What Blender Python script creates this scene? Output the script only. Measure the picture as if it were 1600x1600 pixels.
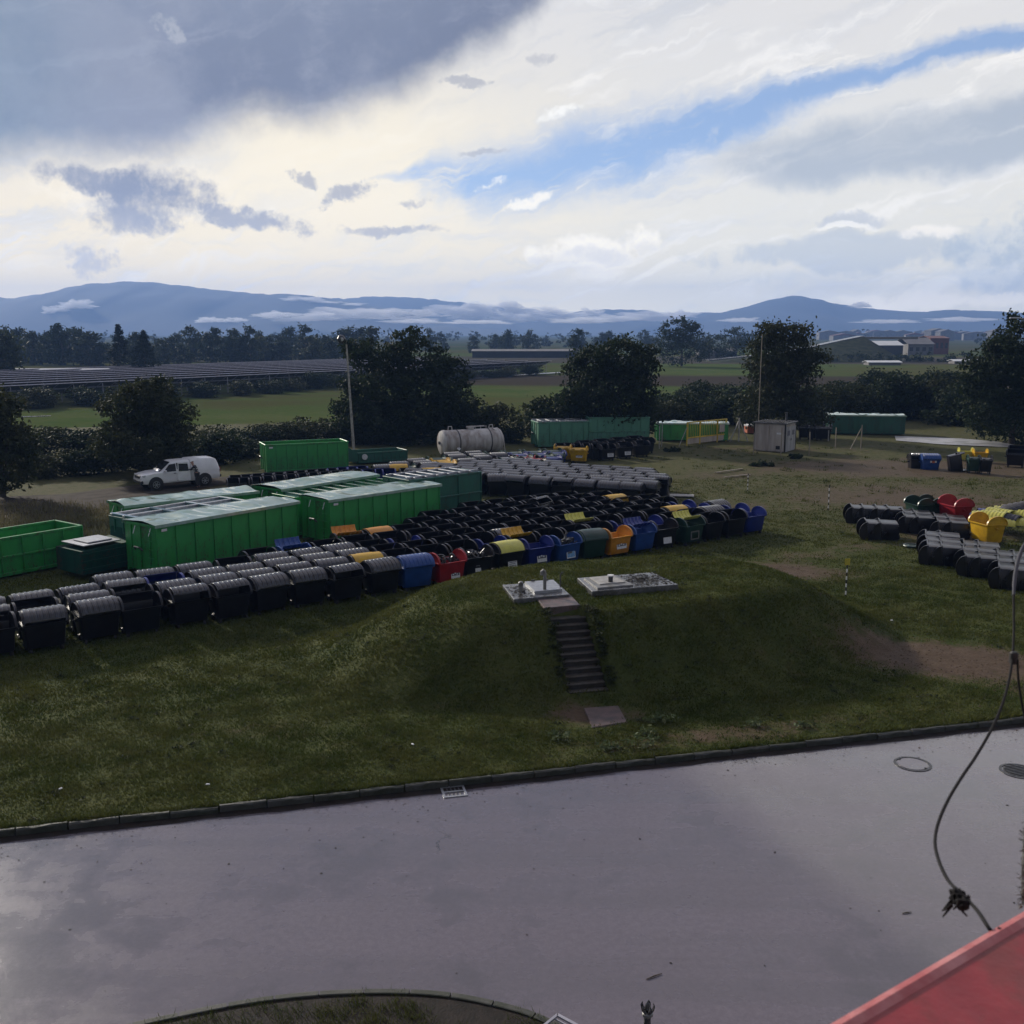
import bpy, bmesh, math, random
import numpy as np
from mathutils import Vector, Matrix, noise as mnoise
R = math.radians
scene = bpy.context.scene
COL = scene.collection
for o in list(bpy.data.objects): bpy.data.objects.remove(o)

# ------------------------------------------------------------------ camera
F = 1600.0; PITCH = math.atan(280/1600); CH = 10.0     # photo pixels, pitch below the horizon, eye height
cd = bpy.data.cameras.new('camera'); cam = bpy.data.objects.new('camera', cd); COL.objects.link(cam)
cam.location = (0, 0, CH); cam.rotation_euler = (R(90)-PITCH, 0, 0)
cd.sensor_width = 36; cd.lens = 36; cd.clip_start = .05; cd.clip_end = 30000
cd.dof.use_dof = True; cd.dof.focus_distance = 38; cd.dof.aperture_fstop = 16
scene.camera = cam
scene.view_settings.view_transform = 'Standard'; scene.view_settings.look = 'None'
scene.view_settings.exposure = .10; scene.view_settings.gamma = 1; scene.view_settings.use_curve_mapping = False
cy = scene.cycles
scene.render.engine = 'CYCLES'
cy.max_bounces = 6; cy.diffuse_bounces = 3; cy.glossy_bounces = 3; cy.transmission_bounces = 3
cy.transparent_max_bounces = 6; cy.volume_bounces = 1; cy.use_denoising = True
cy.use_adaptive_sampling = True; cy.adaptive_threshold = .02; cy.sample_clamp_indirect = 4

SUN_AZ, SUN_EL = -41.0, 22.0     # degrees right of +Y, above the horizon

def P(x, y, h=0.0):              # ground point (height h) seen at a photo pixel
    u = (x-800)/F; v = (800-y)/F
    dy = math.cos(PITCH)+v*math.sin(PITCH); dz = -math.sin(PITCH)+v*math.cos(PITCH)
    t = (h-CH)/dz
    return u*t, dy*t
def PD(x, y, D):                 # point seen at a photo pixel, D metres ahead
    u = (x-800)/F; v = (800-y)/F
    dy = math.cos(PITCH)+v*math.sin(PITCH); dz = -math.sin(PITCH)+v*math.cos(PITCH)
    t = D/dy
    return Vector((u*t, D, CH+dz*t))
def AE(x, y):                    # azimuth, elevation (degrees) of a photo pixel
    p = PD(x, y, 1.0)-Vector((0, 0, CH))
    return math.degrees(math.atan2(p.x, p.y)), math.degrees(math.atan2(p.z, math.hypot(p.x, p.y)))

# ------------------------------------------------------------------ node expressions
class NT:
    def __init__(s, tree): s.t = tree; s.n = tree.nodes; s.l = tree.links
    def node(s, typ, **kw):
        n = s.n.new(typ)
        for k, v in kw.items(): setattr(n, k, v)
        return n
    def put(s, sock, v):
        if isinstance(v, E): s.l.new(v.s, sock)
        elif hasattr(v, 'is_output'): s.l.new(v, sock)
        else: sock.default_value = v
    def m(s, op, a, b=0.0, c=None, clamp=False):
        n = s.node('ShaderNodeMath', operation=op, use_clamp=clamp)
        s.put(n.inputs[0], a); s.put(n.inputs[1], b)
        if c is not None: s.put(n.inputs[2], c)
        return E(s, n.outputs[0])
    def step(s, v, a, b):        # smooth 0..1 as v runs from a to b
        n = s.node('ShaderNodeMapRange', interpolation_type='SMOOTHSTEP')
        s.put(n.inputs[0], v)
        if a < b: n.inputs[1].default_value = a; n.inputs[2].default_value = b; n.inputs[3].default_value = 0; n.inputs[4].default_value = 1
        else: n.inputs[1].default_value = b; n.inputs[2].default_value = a; n.inputs[3].default_value = 1; n.inputs[4].default_value = 0
        return E(s, n.outputs[0])
    def mix(s, f, a, b):
        n = s.node('ShaderNodeMix', data_type='RGBA')
        s.put(n.inputs[0], f)
        for i, v in ((6, a), (7, b)):
            if isinstance(v, (tuple, list)): n.inputs[i].default_value = (*v[:3], 1)
            else: s.put(n.inputs[i], v)
        return E(s, n.outputs[2])
    def vec(s, x, y, z=0.0):
        n = s.node('ShaderNodeCombineXYZ')
        s.put(n.inputs[0], x); s.put(n.inputs[1], y); s.put(n.inputs[2], z)
        return E(s, n.outputs[0])
    def noise(s, vec, scale=1.0, detail=4.0, rough=.55, dist=0.0):
        n = s.node('ShaderNodeTexNoise')
        if vec is not None: s.put(n.inputs['Vector'], vec)
        n.inputs['Scale'].default_value = scale; n.inputs['Detail'].default_value = detail
        n.inputs['Roughness'].default_value = rough; n.inputs['Distortion'].default_value = dist
        return E(s, n.outputs[0])
    def curve(s, v, pts, x0, x1, y0, y1):
        n = s.node('ShaderNodeFloatCurve'); cm = n.mapping; c = cm.curves[0]
        pts = [((x-x0)/(x1-x0), (y-y0)/(y1-y0)) for x, y in pts]
        c.points[0].location = pts[0]; c.points[1].location = pts[-1]
        for p in pts[1:-1]: c.points.new(*p)
        cm.update()
        s.put(n.inputs['Value'], s.m('DIVIDE', s.m('SUBTRACT', v, x0), x1-x0, clamp=True))
        return E(s, n.outputs[0])*(y1-y0)+y0
class E:
    def __init__(s, nt, sock): s.nt = nt; s.s = sock
    def __add__(a, b): return a.nt.m('ADD', a, b)
    def __sub__(a, b): return a.nt.m('SUBTRACT', a, b)
    def __rsub__(a, b): return a.nt.m('SUBTRACT', b, a)
    def __mul__(a, b): return a.nt.m('MULTIPLY', a, b)
    __radd__ = __add__; __rmul__ = __mul__
    def __truediv__(a, b): return a.nt.m('DIVIDE', a, b)

# ------------------------------------------------------------------ sky
w = bpy.data.worlds.new('World'); scene.world = w; w.use_nodes = True
nt = NT(w.node_tree); nt.n.clear()
tc = nt.node('ShaderNodeTexCoord'); sep = nt.node('ShaderNodeSeparateXYZ'); nt.l.new(tc.outputs['Generated'], sep.inputs[0])
dx, dy, dz = (E(nt, sep.outputs[i]) for i in range(3))
dirv = nt.vec(dx, dy, dz)
wa = nt.noise(dirv, 17.0, 6, .6); wb = nt.noise(nt.vec(dy, dz, dx), 21.0, 6, .6)
az0 = nt.m('ARCTAN2', dx, dy)*57.2958
el0 = nt.m('ARCSINE', dz)*57.2958
vf0 = nt.noise(dirv, 55.0, 5, .6)
az = az0+(wa-.5)*3.6+(vf0-.5)*1.0; el = el0+(wb-.5)*1.9+(vf0-.5)*.45             # cloud outlines are carried by this warped direction
skyt = nt.node('ShaderNodeTexSky', sky_type='NISHITA')
skyt.sun_disc = False; skyt.sun_elevation = R(SUN_EL); skyt.sun_rotation = R(SUN_AZ); skyt.air_density = 1.0; skyt.dust_density = 1.0; skyt.ozone_density = 3.0
vfine = nt.noise(dirv, 70.0, 5, .65)-.5
micro = nt.noise(dirv, 150.0, 4, .65)-.5
puff = nt.noise(dirv, 9.0, 7, .6)-.5                       # cloud edges
fine = nt.noise(dirv, 26.0, 5, .62)-.5
big = nt.noise(dirv, 3.0, 4, .5)-.5
flow = nt.noise(nt.vec(az*.045+el*.012, el*.20-az*.055, 0.0), 1.0, 6, .58, .6)-.5    # wisps drawn out up to the right
horiz = nt.noise(nt.vec(az*.06, el*.9, 3.0), 1.0, 5, .55)-.5                          # flat layers low down
def px_curve(v, pts, dy0=0):
    q = [AE(x, y) for x, y in pts]
    return nt.curve(v, q, -42, 42, -5, 45)
LIFT = 1.08
S = 10.0                                                    # the Background runs at strength 0.1
def C(r, g, b, k=1.0): return (r*S*k, g*S*k, b*S*k)
# thin overcast, warm towards the hidden sun, cool to the right
warm = nt.step(az, 14, -16)
base = nt.mix(warm, C(.72, .715, .69), C(.82, .75, .62))
base = nt.mix(nt.step(el+horiz*3, 2.5, 9.5), nt.mix(warm, C(.76, .73, .62), C(.90, .78, .52)), base)
base = nt.mix(nt.step(el, 9, 17), base, C(.74, .725, .71))
wisp = nt.noise(nt.vec(az*.10+el*.03, el*.55-az*.16, 5.0), 1.0, 8, .64, .9)-.5   # fine drawn-out fibres
base = nt.mix(nt.step(wisp+flow*.7, -.03, .20)*.65, base, C(.55, .57, .61))
base = nt.mix(nt.step(wisp*1.2-flow*.4, .02, .25)*.6, base, C(1.0, .97, .92))
base = nt.mix(nt.m('MULTIPLY', nt.step(horiz+fine*.3, .02, .22), nt.step(el, 9, 3)*.55), base, C(.58, .61, .62))
# glow round the hidden sun
gx = (az+9.0)/11.0; gy = (el-8.5)/4.5
glow = nt.m('POWER', 2.718, (gx*gx+gy*gy)*-1.0)
base = nt.mix(glow*.75, base, C(.95, .86, .66))
# blue gap, frayed wisps at its left end
bc = px_curve(az, [(-600, 560), (300, 380), (640, 268), (780, 275), (900, 245), (1000, 232), (1100, 200), (1200, 165), (1400, 105), (1600, 58), (1900, -20)])
bw = nt.curve(az, [(-42, .1), (-9, .06), (-6, .5), (-3, 1.7), (0, 2.1), (5, 2.2), (10, 1.8), (14, 1.15), (20, .72), (28, .8), (42, 1.5)], -42, 42, 0, 3)
bd = nt.m('ABSOLUTE', el-bc+flow*1.2+puff*.9)/bw
blue = nt.step(bd+wisp*1.9+fine*.5, 1.35, .2)*nt.step(wisp*1.3+flow*.5+az*.018, -.30, .10)
gap = nt.node('ShaderNodeMix', data_type='RGBA', blend_type='MULTIPLY')
gap.inputs[0].default_value = 1; nt.l.new(skyt.outputs[0], gap.inputs[6]); gap.inputs[7].default_value = (.62, .82, 1.25, 1)
bluecol = nt.mix(.72, E(nt, gap.outputs[2]), C(.265, .395, .62))
blue = blue*nt.step(az0, -9, -4)
sky = nt.mix(blue*.92, base, bluecol)
# grey veil with bright rim upper centre
veil = nt.step(flow+big*.6, .0, .25)*nt.step(el, 6, 10)
sky = nt.mix(veil*.30, sky, C(.52, .55, .60))
sky = nt.mix(nt.step(flow, .06, .26)*nt.step(el, 3, 8)*.35*nt.step(blue, .8, .2), sky, C(.92, .90, .86))
# grey cloud bank at the right
g1, g2 = AE(1520, 215)
qx = (az-g1)/13.5; qy = (el-g2-(az-g1)*.05)/2.1
gm = nt.step(qx*qx+qy*qy+puff*1.6+big, 1.1, .25)
sky = nt.mix(gm*.85, sky, nt.mix(nt.step(wisp+puff*.6, -.1, .2), C(.37, .42, .49), C(.50, .53, .57)))
g1, g2 = AE(1330, 395)
qx = (az-g1)/8.5; qy = (el-g2)/1.0
gm = nt.step(qx*qx+qy*qy+puff*3.2+fine*2.5+vfine*1.5, 1.2, .2)
sky = nt.mix(gm*.6, sky, C(.42, .47, .53))
g1, g2 = AE(1590, 400)
qx = (az-g1)/3.4; qy = (el-g2)/2.0
gm = nt.step(qx*qx+qy*qy+puff*2.6+fine*2.2+vfine, 1.2, .3)
sky = nt.mix(gm*.6, sky, nt.mix(nt.step(fine+vfine, -.1, .15), C(.37, .44, .52), C(.56, .60, .63)))
# big slate cloud at the upper left, carried on overhead and to the left
db = px_curve(az, [(-900, 330), (-300, 270), (0, 248), (150, 240), (270, 232), (330, 205), (500, 190), (650, 148), (780, 75), (860, 0), (1000, -160), (1300, -420)])
dd = el-db+puff*1.9+fine*.5+big*1.2
dark = nt.step(dd, -.9, 1.7)
slate = nt.mix(nt.step(dd, .5, 10), C(.145, .168, .245), C(.235, .27, .36))
slate = nt.mix(nt.step(puff+big*.7+fine*.4, -.08, .2)*.6, slate, C(.29, .31, .385))
slate = nt.mix(nt.step(wisp+fine*.5, -.05, .25)*.35, slate, C(.36, .38, .46))
slate = nt.mix(nt.step(az, -18, -28)*.5, slate, C(.17, .25, .33))
sky = nt.mix(dark*.96, sky, slate)
# small clouds: centre px, half sizes px, strength, edge roughness, colour
def blob(sky, x, y, rx, ry, k, ed, col, tilt=0.0, sharp=.5):
    a0, e0 = AE(x, y); a1, _ = AE(x+rx, y); _, e1 = AE(x, y-ry)
    qx = (az-a0)/(a1-a0); qy = (el-e0-(az-a0)*tilt)/(e1-e0)
    m_ = nt.step(qx*qx+qy*qy+(puff*.45+fine*.9+vfine*.7+micro*(.6 if rx < 70 else .2))*ed, 1.5, sharp-.5)
    return nt.mix(m_*k, sky, col)
dk = C(.235, .255, .33); dk2 = C(.30, .315, .38)
sky = blob(sky, 205, 290, 135, 42, .6, 3.0, C(.98, .90, .74), 0, .3)
sky = blob(sky, 150, 280, 85, 24, .9, 3.2, dk, -.1)
sky = blob(sky, 240, 305, 95, 46, .95, 2.6, dk, -.12)
sky = blob(sky, 225, 345, 70, 22, .85, 3.2, dk2)
sky = blob(sky, 400, 340, 110, 15, .85, 4.0, dk2, -.13)
sky = blob(sky, 600, 363, 85, 8, .7, 3.5, dk2, .03)
sky = blob(sky, 135, 400, 44, 26, .65, 3.6, C(.38, .39, .45))
sky = blob(sky, 548, 303, 38, 17, .75, 4.0, dk2, .2)
sky = blob(sky, 478, 274, 20, 10, .7, 4.0, dk2, -.4)
sky = blob(sky, 655, 311, 24, 7, .6, 3.5, dk2)
sky = blob(sky, 738, 127, 34, 6, .6, 2.5, dk2)
sky = blob(sky, 752, 231, 34, 6, .5, 2.5, dk2)
sky = blob(sky, 840, 90, 22, 9, .4, 3, dk2)
sky = blob(sky, 870, 181, 42, 10, .8, 3.5, C(.97, .96, .92), .25)
sky = blob(sky, 772, 285, 24, 9, .8, 3, C(.97, .95, .90), .3)
sky = blob(sky, 815, 316, 30, 9, .8, 3, C(.97, .93, .84), .3)
sky = blob(sky, 262, 52, 24, 18, .5, 4.5, C(.52, .53, .56), -.5)
for x, y, rx, ry in ((840, 397, 34, 16), (925, 392, 58, 26), (1000, 377, 28, 22)):
    sky = blob(sky, x, y, rx, ry, .85, 2.6, C(1.0, .95, .84), 0, .4)
    sky = blob(sky, x+4, y+8, rx*.72, ry*.55, .6, 3.4, C(.60, .60, .61), 0, .2)
sky = blob(sky, 1320, 345, 55, 11, .7, 3.0, C(.47, .50, .55)); sky = blob(sky, 1310, 354, 55, 6, .7, 2.5, C(.95, .93, .88))
for x, y, rx, ry in ((1365, 470, 40, 14), (1450, 470, 80, 15), (1560, 474, 60, 11), (1470, 362, 50, 12)):
    sky = blob(sky, x, y, rx, ry, .75, 3.0, C(.95, .90, .82))
# overhead, past the top of the view: unseen overcast, brightened for the road's reflections
over = nt.mix(nt.step(puff*.6+big*1.2, -.2, .25), C(.64, .60, .67), C(.42, .405, .47))
sky = nt.mix(nt.step(el0+puff*8+big*8, 21, 40)*.85, sky, over)
sky = nt.mix(nt.step(nt.m('ABSOLUTE', az0), 55, 100)*.85, sky, nt.mix(nt.step(puff*.6+big*1.2, -.2, .25), C(.23, .24, .29), C(.15, .16, .205)))  # unseen sky at the sides and behind, darkened to deepen the shaded fronts
# the air near the horizon is brighter where the hidden sun lights it from behind
lift = nt.m('POWER', 2.718, nt.m('MAXIMUM', el0, 0.0)*-.16)
sc = nt.node('ShaderNodeVectorMath', operation='MULTIPLY'); nt.put(sc.inputs[0], sky); nt.put(sc.inputs[1], nt.vec(lift*LIFT+1.0, lift*(LIFT*.90)+1.0, lift*(LIFT*.66)+1.0)); sky = E(nt, sc.outputs[0])
# below the horizon: dim ground tone
sky = nt.mix(nt.step(el0, -.5, -3), sky, C(.06, .065, .06))
bg = nt.node('ShaderNodeBackground'); nt.put(bg.inputs[0], sky); bg.inputs[1].default_value = .1
wo = nt.node('ShaderNodeOutputWorld'); nt.l.new(bg.outputs[0], wo.inputs[0])
w.cycles.sampling_method = 'MANUAL'; w.cycles.sample_map_resolution = 512

# ------------------------------------------------------------------ sun, behind thin cloud
sd = bpy.data.lights.new('sun', 'SUN'); so = bpy.data.objects.new('sun', sd); COL.objects.link(so)
sd.energy = 4.3; sd.angle = R(3); sd.color = (1, .92, .80)
sv = Vector((math.sin(R(SUN_AZ))*math.cos(R(SUN_EL)), math.cos(R(SUN_AZ))*math.cos(R(SUN_EL)), math.sin(R(SUN_EL))))
so.rotation_euler = (-sv).to_track_quat('-Z', 'Y').to_euler(); so.location = (0, 0, 60)

# ------------------------------------------------------------------ object helpers
def tag(o, label=None, cat=None, group=None, kind=None):
    if label: o['label'] = label
    if cat: o['category'] = cat
    if group: o['group'] = group
    if kind: o['kind'] = kind
    return o
def empty(name, loc=(0, 0, 0), rz=0.0, label=None, cat=None, group=None, parent=None):
    o = bpy.data.objects.new(name, None); COL.objects.link(o)
    o.location = loc; o.rotation_euler = (0, 0, rz); o.empty_display_size = .2
    if parent: o.parent = parent
    return tag(o, label, cat, group)
def link(name, me, parent=None, loc=None, rot=None):
    o = bpy.data.objects.new(name, me); COL.objects.link(o)
    if parent: o.parent = parent
    if loc: o.location = loc
    if rot: o.rotation_euler = rot
    return o
class MB:                        # collects shapes into one mesh
    def __init__(s): s.v = []; s.f = []; s.mi = []; s.cur = 0
    def add(s, vs, fs, M=None):
        o = len(s.v)
        s.v += [tuple(M @ Vector(v)) for v in vs] if M is not None else [tuple(v) for v in vs]
        s.f += [tuple(i+o for i in f) for f in fs]; s.mi += [s.cur]*len(fs)
        return s
    def box(s, c, d, M=None, ch=0.0):
        x, y, z = c; a, b, h = d[0]/2, d[1]/2, d[2]/2
        if ch <= 0:
            vs = [(x+i*a, y+j*b, z+k*h) for k in (-1, 1) for j in (-1, 1) for i in (-1, 1)]
            return s.add(vs, [(0, 2, 3, 1), (4, 5, 7, 6), (0, 1, 5, 4), (2, 6, 7, 3), (0, 4, 6, 2), (1, 3, 7, 5)], M)
        vs = []; fs = []
        def ring(z_, aa, bb, c_):
            i0 = len(vs)
            vs.extend([(x-aa+c_, y-bb, z_), (x+aa-c_, y-bb, z_), (x+aa, y-bb+c_, z_), (x+aa, y+bb-c_, z_), (x+aa-c_, y+bb, z_), (x-aa+c_, y+bb, z_), (x-aa, y+bb-c_, z_), (x-aa, y-bb+c_, z_)])
            return i0
        r = [ring(z-h, a-ch, b-ch, ch*.6), ring(z-h+ch, a, b, ch), ring(z+h-ch, a, b, ch), ring(z+h, a-ch, b-ch, ch*.6)]
        for p, q in zip(r, r[1:]):
            for i in range(8): fs.append((p+i, p+(i+1) % 8, q+(i+1) % 8, q+i))
        fs.append(tuple(r[0]+7-i for i in range(8))); fs.append(tuple(r[3]+i for i in range(8)))
        return s.add(vs, fs, M)
    def tube(s, pts, r, n=8, cap=True, M=None):
        pts = [Vector(p) for p in pts]; m = len(pts)
        rs = r if isinstance(r, (list, tuple)) else [r]*m
        vs = []; fs = []
        up = Vector((0, 0, 1))
        d0 = (pts[1]-pts[0]).normalized()
        if abs(d0.dot(up)) > .95: up = Vector((1, 0, 0))
        a = d0.cross(up).normalized()
        for i, p in enumerate(pts):
            d = (pts[min(i+1, m-1)]-pts[max(i-1, 0)]).normalized()
            a = (a-d*a.dot(d)).normalized(); b = d.cross(a)
            for k in range(n):
                t = 2*math.pi*k/n
                vs.append(p+(a*math.cos(t)+b*math.sin(t))*rs[i])
        for i in range(m-1):
            for k in range(n):
                fs.append((i*n+k, i*n+(k+1) % n, (i+1)*n+(k+1) % n, (i+1)*n+k))
        if cap: fs.append(tuple(range(n-1, -1, -1))); fs.append(tuple((m-1)*n+k for k in range(n)))
        return s.add(vs, fs, M)
    def loft(s, rings, caps=(True, True), M=None):
        n = len(rings[0]); vs = [v for r in rings for v in r]; fs = []
        for i in range(len(rings)-1):
            for k in range(n): fs.append((i*n+k, i*n+(k+1) % n, (i+1)*n+(k+1) % n, (i+1)*n+k))
        if caps[0]: fs.append(tuple(range(n-1, -1, -1)))
        if caps[1]: fs.append(tuple((len(rings)-1)*n+k for k in range(n)))
        return s.add(vs, fs, M)
    def grid(s, fn, nu, nv, M=None):
        vs = [fn(i/nu, j/nv) for j in range(nv+1) for i in range(nu+1)]
        fs = [(j*(nu+1)+i, j*(nu+1)+i+1, (j+1)*(nu+1)+i+1, (j+1)*(nu+1)+i) for j in range(nv) for i in range(nu)]
        return s.add(vs, fs, M)
    def prism(s, poly, y0, y1, M=None):      # polygon in x,z pushed along y
        n = len(poly)
        vs = [(x, y0, z) for x, z in poly]+[(x, y1, z) for x, z in poly]
        fs = [(i, (i+1) % n, n+(i+1) % n, n+i) for i in range(n)]+[tuple(range(n-1, -1, -1)), tuple(range(n, 2*n))]
        return s.add(vs, fs, M)
    def mesh(s, name, mats, smooth=False, fix=True):
        me = bpy.data.meshes.new(name); me.from_pydata(s.v, [], s.f)
        for m_ in (mats if isinstance(mats, (list, tuple)) else [mats]): me.materials.append(m_)
        me.polygons.foreach_set('material_index', s.mi)
        if fix:
            bm = bmesh.new(); bm.from_mesh(me); bmesh.ops.recalc_face_normals(bm, faces=bm.faces); bm.to_mesh(me); bm.free()
        if smooth:
            me.polygons.foreach_set('use_smooth', [True]*len(me.polygons))
            try: me.set_sharp_from_angle(angle=R(38))
            except Exception: pass
        me.update(); return me
    def obj(s, name, mats, parent=None, smooth=False, loc=None, rot=None, fix=True):
        return link(name, s.mesh(name, mats, smooth, fix), parent, loc, rot)
def np_mesh(name, V, T, mat_, k=3):          # large triangle / quad soups
    me = bpy.data.meshes.new(name); nV, nF = len(V), len(T)
    me.vertices.add(nV); me.vertices.foreach_set('co', np.asarray(V, np.float32).ravel())
    me.loops.add(nF*k); me.loops.foreach_set('vertex_index', np.asarray(T, np.int32).ravel())
    me.polygons.add(nF); me.polygons.foreach_set('loop_start', np.arange(0, nF*k, k, dtype=np.int32))
    me.update(calc_edges=True); me.materials.append(mat_); return me
def rrect(hx, hy, r, z, cx=0, cy=0, n=3):    # rounded rectangle ring
    pts = []
    for qx, qy, a0 in ((1, 1, 0), (-1, 1, 90), (-1, -1, 180), (1, -1, 270)):
        for k in range(n):
            a = R(a0+90*k/(n-1))
            pts.append((cx+qx*(hx-r)+r*math.cos(a), cy+qy*(hy-r)+r*math.sin(a), z))
    return pts
def RZ(a, loc=(0, 0, 0)): return Matrix.Translation(loc) @ Matrix.Rotation(a, 4, 'Z')
ORD = ['first', 'second', 'third', 'fourth', 'fifth', 'sixth', 'seventh', 'eighth', 'ninth', 'tenth', 'eleventh', 'twelfth', 'thirteenth', 'fourteenth', 'fifteenth', 'sixteenth', 'seventeenth', 'eighteenth', 'nineteenth', 'twentieth', 'twenty-first', 'twenty-second', 'twenty-third', 'twenty-fourth', 'twenty-fifth', 'twenty-sixth', 'twenty-seventh', 'twenty-eighth', 'twenty-ninth', 'thirtieth']

# ------------------------------------------------------------------ materials
def mat(name, col, rough=.6, col2=None, scale=4.0, bump=0.0, bscale=None, metal=0.0, spec=.5, rnd=.0, rvar=.0, coord='Object', streak=False, coat=0.0, transl=0.0, rust=0.0):
    m_ = bpy.data.materials.new(name); m_.use_nodes = True; t = NT(m_.node_tree)
    b = t.n['Principled BSDF']; b.inputs['Roughness'].default_value = rough; b.inputs['Metallic'].default_value = metal
    b.inputs['Specular IOR Level'].default_value = spec; b.inputs['Coat Weight'].default_value = coat; b.inputs['Coat Roughness'].default_value = .09
    tc_ = t.node('ShaderNodeTexCoord'); vec = tc_.outputs[coord]
    if streak:
        mp = t.node('ShaderNodeMapping'); t.l.new(vec, mp.inputs[0]); mp.inputs['Scale'].default_value = (1, 1, .18); vec = mp.outputs[0]
    col2 = col2 or tuple(c*.72 for c in col)
    n1 = t.noise(vec, scale, 6, .6)
    fac = t.step(n1, .35, .68)
    if rust:
        pass
    if rnd:
        oi = t.node('ShaderNodeObjectInfo'); fac = t.m('ADD', fac, (E(t, oi.outputs['Random'])-.5)*rnd, clamp=True)
    c = t.mix(fac, col, col2)
    if rust:
        big_ = t.noise(vec, .9, 5, .7); sm_ = t.noise(tc_.outputs[coord], 7.0, 6, .7)
        c = t.mix(t.step(big_*.5+sm_*.5, .52, .60)*rust, c, (.055, .035, .022)); c = t.mix(t.step(t.noise(vec, 5.0, 6, .7), .5, .75)*.5*rust, c, tuple(q*.35+.012 for q in col))
    t.put(b.inputs['Base Color'], c)
    if rvar: t.put(b.inputs['Roughness'], t.m('ADD', (t.noise(vec, scale*1.7, 5)-.5)*rvar*2, rough, clamp=True))
    if bump:
        bn = t.node('ShaderNodeBump'); bn.inputs['Strength'].default_value = bump; bn.inputs['Distance'].default_value = .02
        t.put(bn.inputs['Height'], t.noise(vec, bscale or scale*5, 5)); t.l.new(bn.outputs[0], b.inputs['Normal'])
    if transl:
        tr = t.node('ShaderNodeBsdfTranslucent'); t.put(tr.inputs[0], c); ms = t.node('ShaderNodeMixShader'); ms.inputs[0].default_value = transl
        t.l.new(b.outputs[0], ms.inputs[1]); t.l.new(tr.outputs[0], ms.inputs[2]); t.l.new(ms.outputs[0], t.n['Material Output'].inputs[0])
    return m_
M = {}
M['black'] = mat('black_plastic', (.0055, .005, .008), .30, (.011, .010, .014), 3, .03, 60, rnd=.8, rvar=.06, spec=.45)
M['blacklid'] = mat('black_lid_plastic', (.008, .0075, .011), .34, (.015, .014, .020), 3, .05, 40, rnd=1.4, rvar=.08, coat=.75)
M['blue'] = mat('blue_plastic', (.008, .022, .19), .36, (.008, .018, .14), 3, .04, 50, rnd=.5)
M['blue2'] = mat('mid_blue_plastic', (.015, .065, .26), .40, (.012, .05, .20), 3, .04, 50, rust=.25)
M['yellow'] = mat('yellow_plastic', (.60, .36, .015), .38, (.48, .27, .012), 3, .04, 50, rnd=.5, rust=.25)
M['lime'] = mat('pale_yellow_plastic', (.58, .55, .10), .38, (.48, .45, .09), 3, .04, 50)
M['orange'] = mat('orange_plastic', (.62, .27, .03), .40, (.50, .2, .02), 3, .04, 50, rust=.25)
M['red'] = mat('red_plastic', (.36, .014, .022), .40, (.27, .012, .02), 3, .04, 50, rust=.25)
M['dgreen'] = mat('dark_green_plastic', (.012, .045, .032), .36, (.010, .034, .026), 3, .04, 50)
M['sticker'] = mat('sticker_white', (.70, .70, .70), .45, (.55, .55, .56), 12)
M['print'] = mat('sticker_print', (.03, .03, .05), .5, (.20, .2, .22), 20)
M['printblue'] = mat('sticker_print_blue', (.05, .25, .55), .5, (.3, .45, .6), 14)
M['rubber'] = mat('black_rubber', (.014, .014, .015), .7, None, 6)
M['steel'] = mat('galvanised_steel', (.42, .43, .45), .42, (.30, .31, .33), 8, .05, 40, metal=.7)
M['green'] = mat('green_painted_steel', (.028, .275, .058), .42, (.020, .19, .045), 1.6, .10, 9, rvar=.1, streak=True, rust=.75)
M['teal'] = mat('teal_painted_steel', (.016, .115, .076), .45, (.012, .08, .056), 1.6, .10, 9, rvar=.1, streak=True, rust=.75)
M['palegreen'] = mat('pale_green_painted_steel', (.075, .24, .15), .5, (.05, .17, .11), 1.6, .1, 9, streak=True, rust=.8)
M['dkteal'] = mat('dark_green_painted_steel', (.010, .065, .045), .7, (.008, .045, .032), 1.6, .06, 14, streak=True, spec=.15, rust=.6)
M['rust'] = mat('rusty_steel_inside', (.055, .045, .036), .8, (.025, .05, .03), 2.5, .2, 10)
M['tarp'] = mat('wet_green_tarpaulin', (.30, .41, .34), .34, (.16, .29, .20), 1.4, .05, 3.0, rvar=.10, coat=1.0)
M['wetgreen'] = mat('wet_green_steel_roof', (.04, .17, .08), .2, (.03, .12, .055), 1.5, .05, 6, rvar=.12, coat=1.0)
M['wetteal'] = mat('wet_blue_grey_steel_roof', (.10, .19, .20), .17, (.07, .14, .15), 1.5, .04, 6, rvar=.08, coat=1.0)
M['white'] = mat('white_vehicle_paint', (.78, .78, .79), .28, (.70, .70, .71), 1.2, coat=.3)
M['glass'] = mat('dark_vehicle_glass', (.01, .012, .014), .22, None, 2, spec=.3)
M['grill'] = mat('dark_trim', (.016, .016, .017), .5)
M['lamp'] = mat('lamp_lens', (.55, .56, .58), .15, (.4, .41, .42), 9)
M['concrete'] = mat('weathered_concrete', (.19, .187, .18), .42, (.13, .13, .125), 3.5, .3, 30, rvar=.2)
M['wetcon'] = mat('wet_concrete', (.125, .125, .128), .26, (.06, .06, .06), 2.5, .12, 20, rvar=.15)
M['kerb'] = mat('kerb_concrete', (.055, .055, .048), .7, (.020, .025, .015), 3.0, .35, 26, rnd=.6)
M['step'] = mat('shaded_riser_concrete', (.032, .027, .023), .7, (.014, .014, .010), 5.0, .4, 30)  # riser shade put into the colour, darker than the treads
M['tread'] = mat('lit_wet_tread', (.095, .08, .07), .4, (.035, .036, .028), 6.0, .3, 30)  # light from behind on the treads put into a paler concrete
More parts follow.
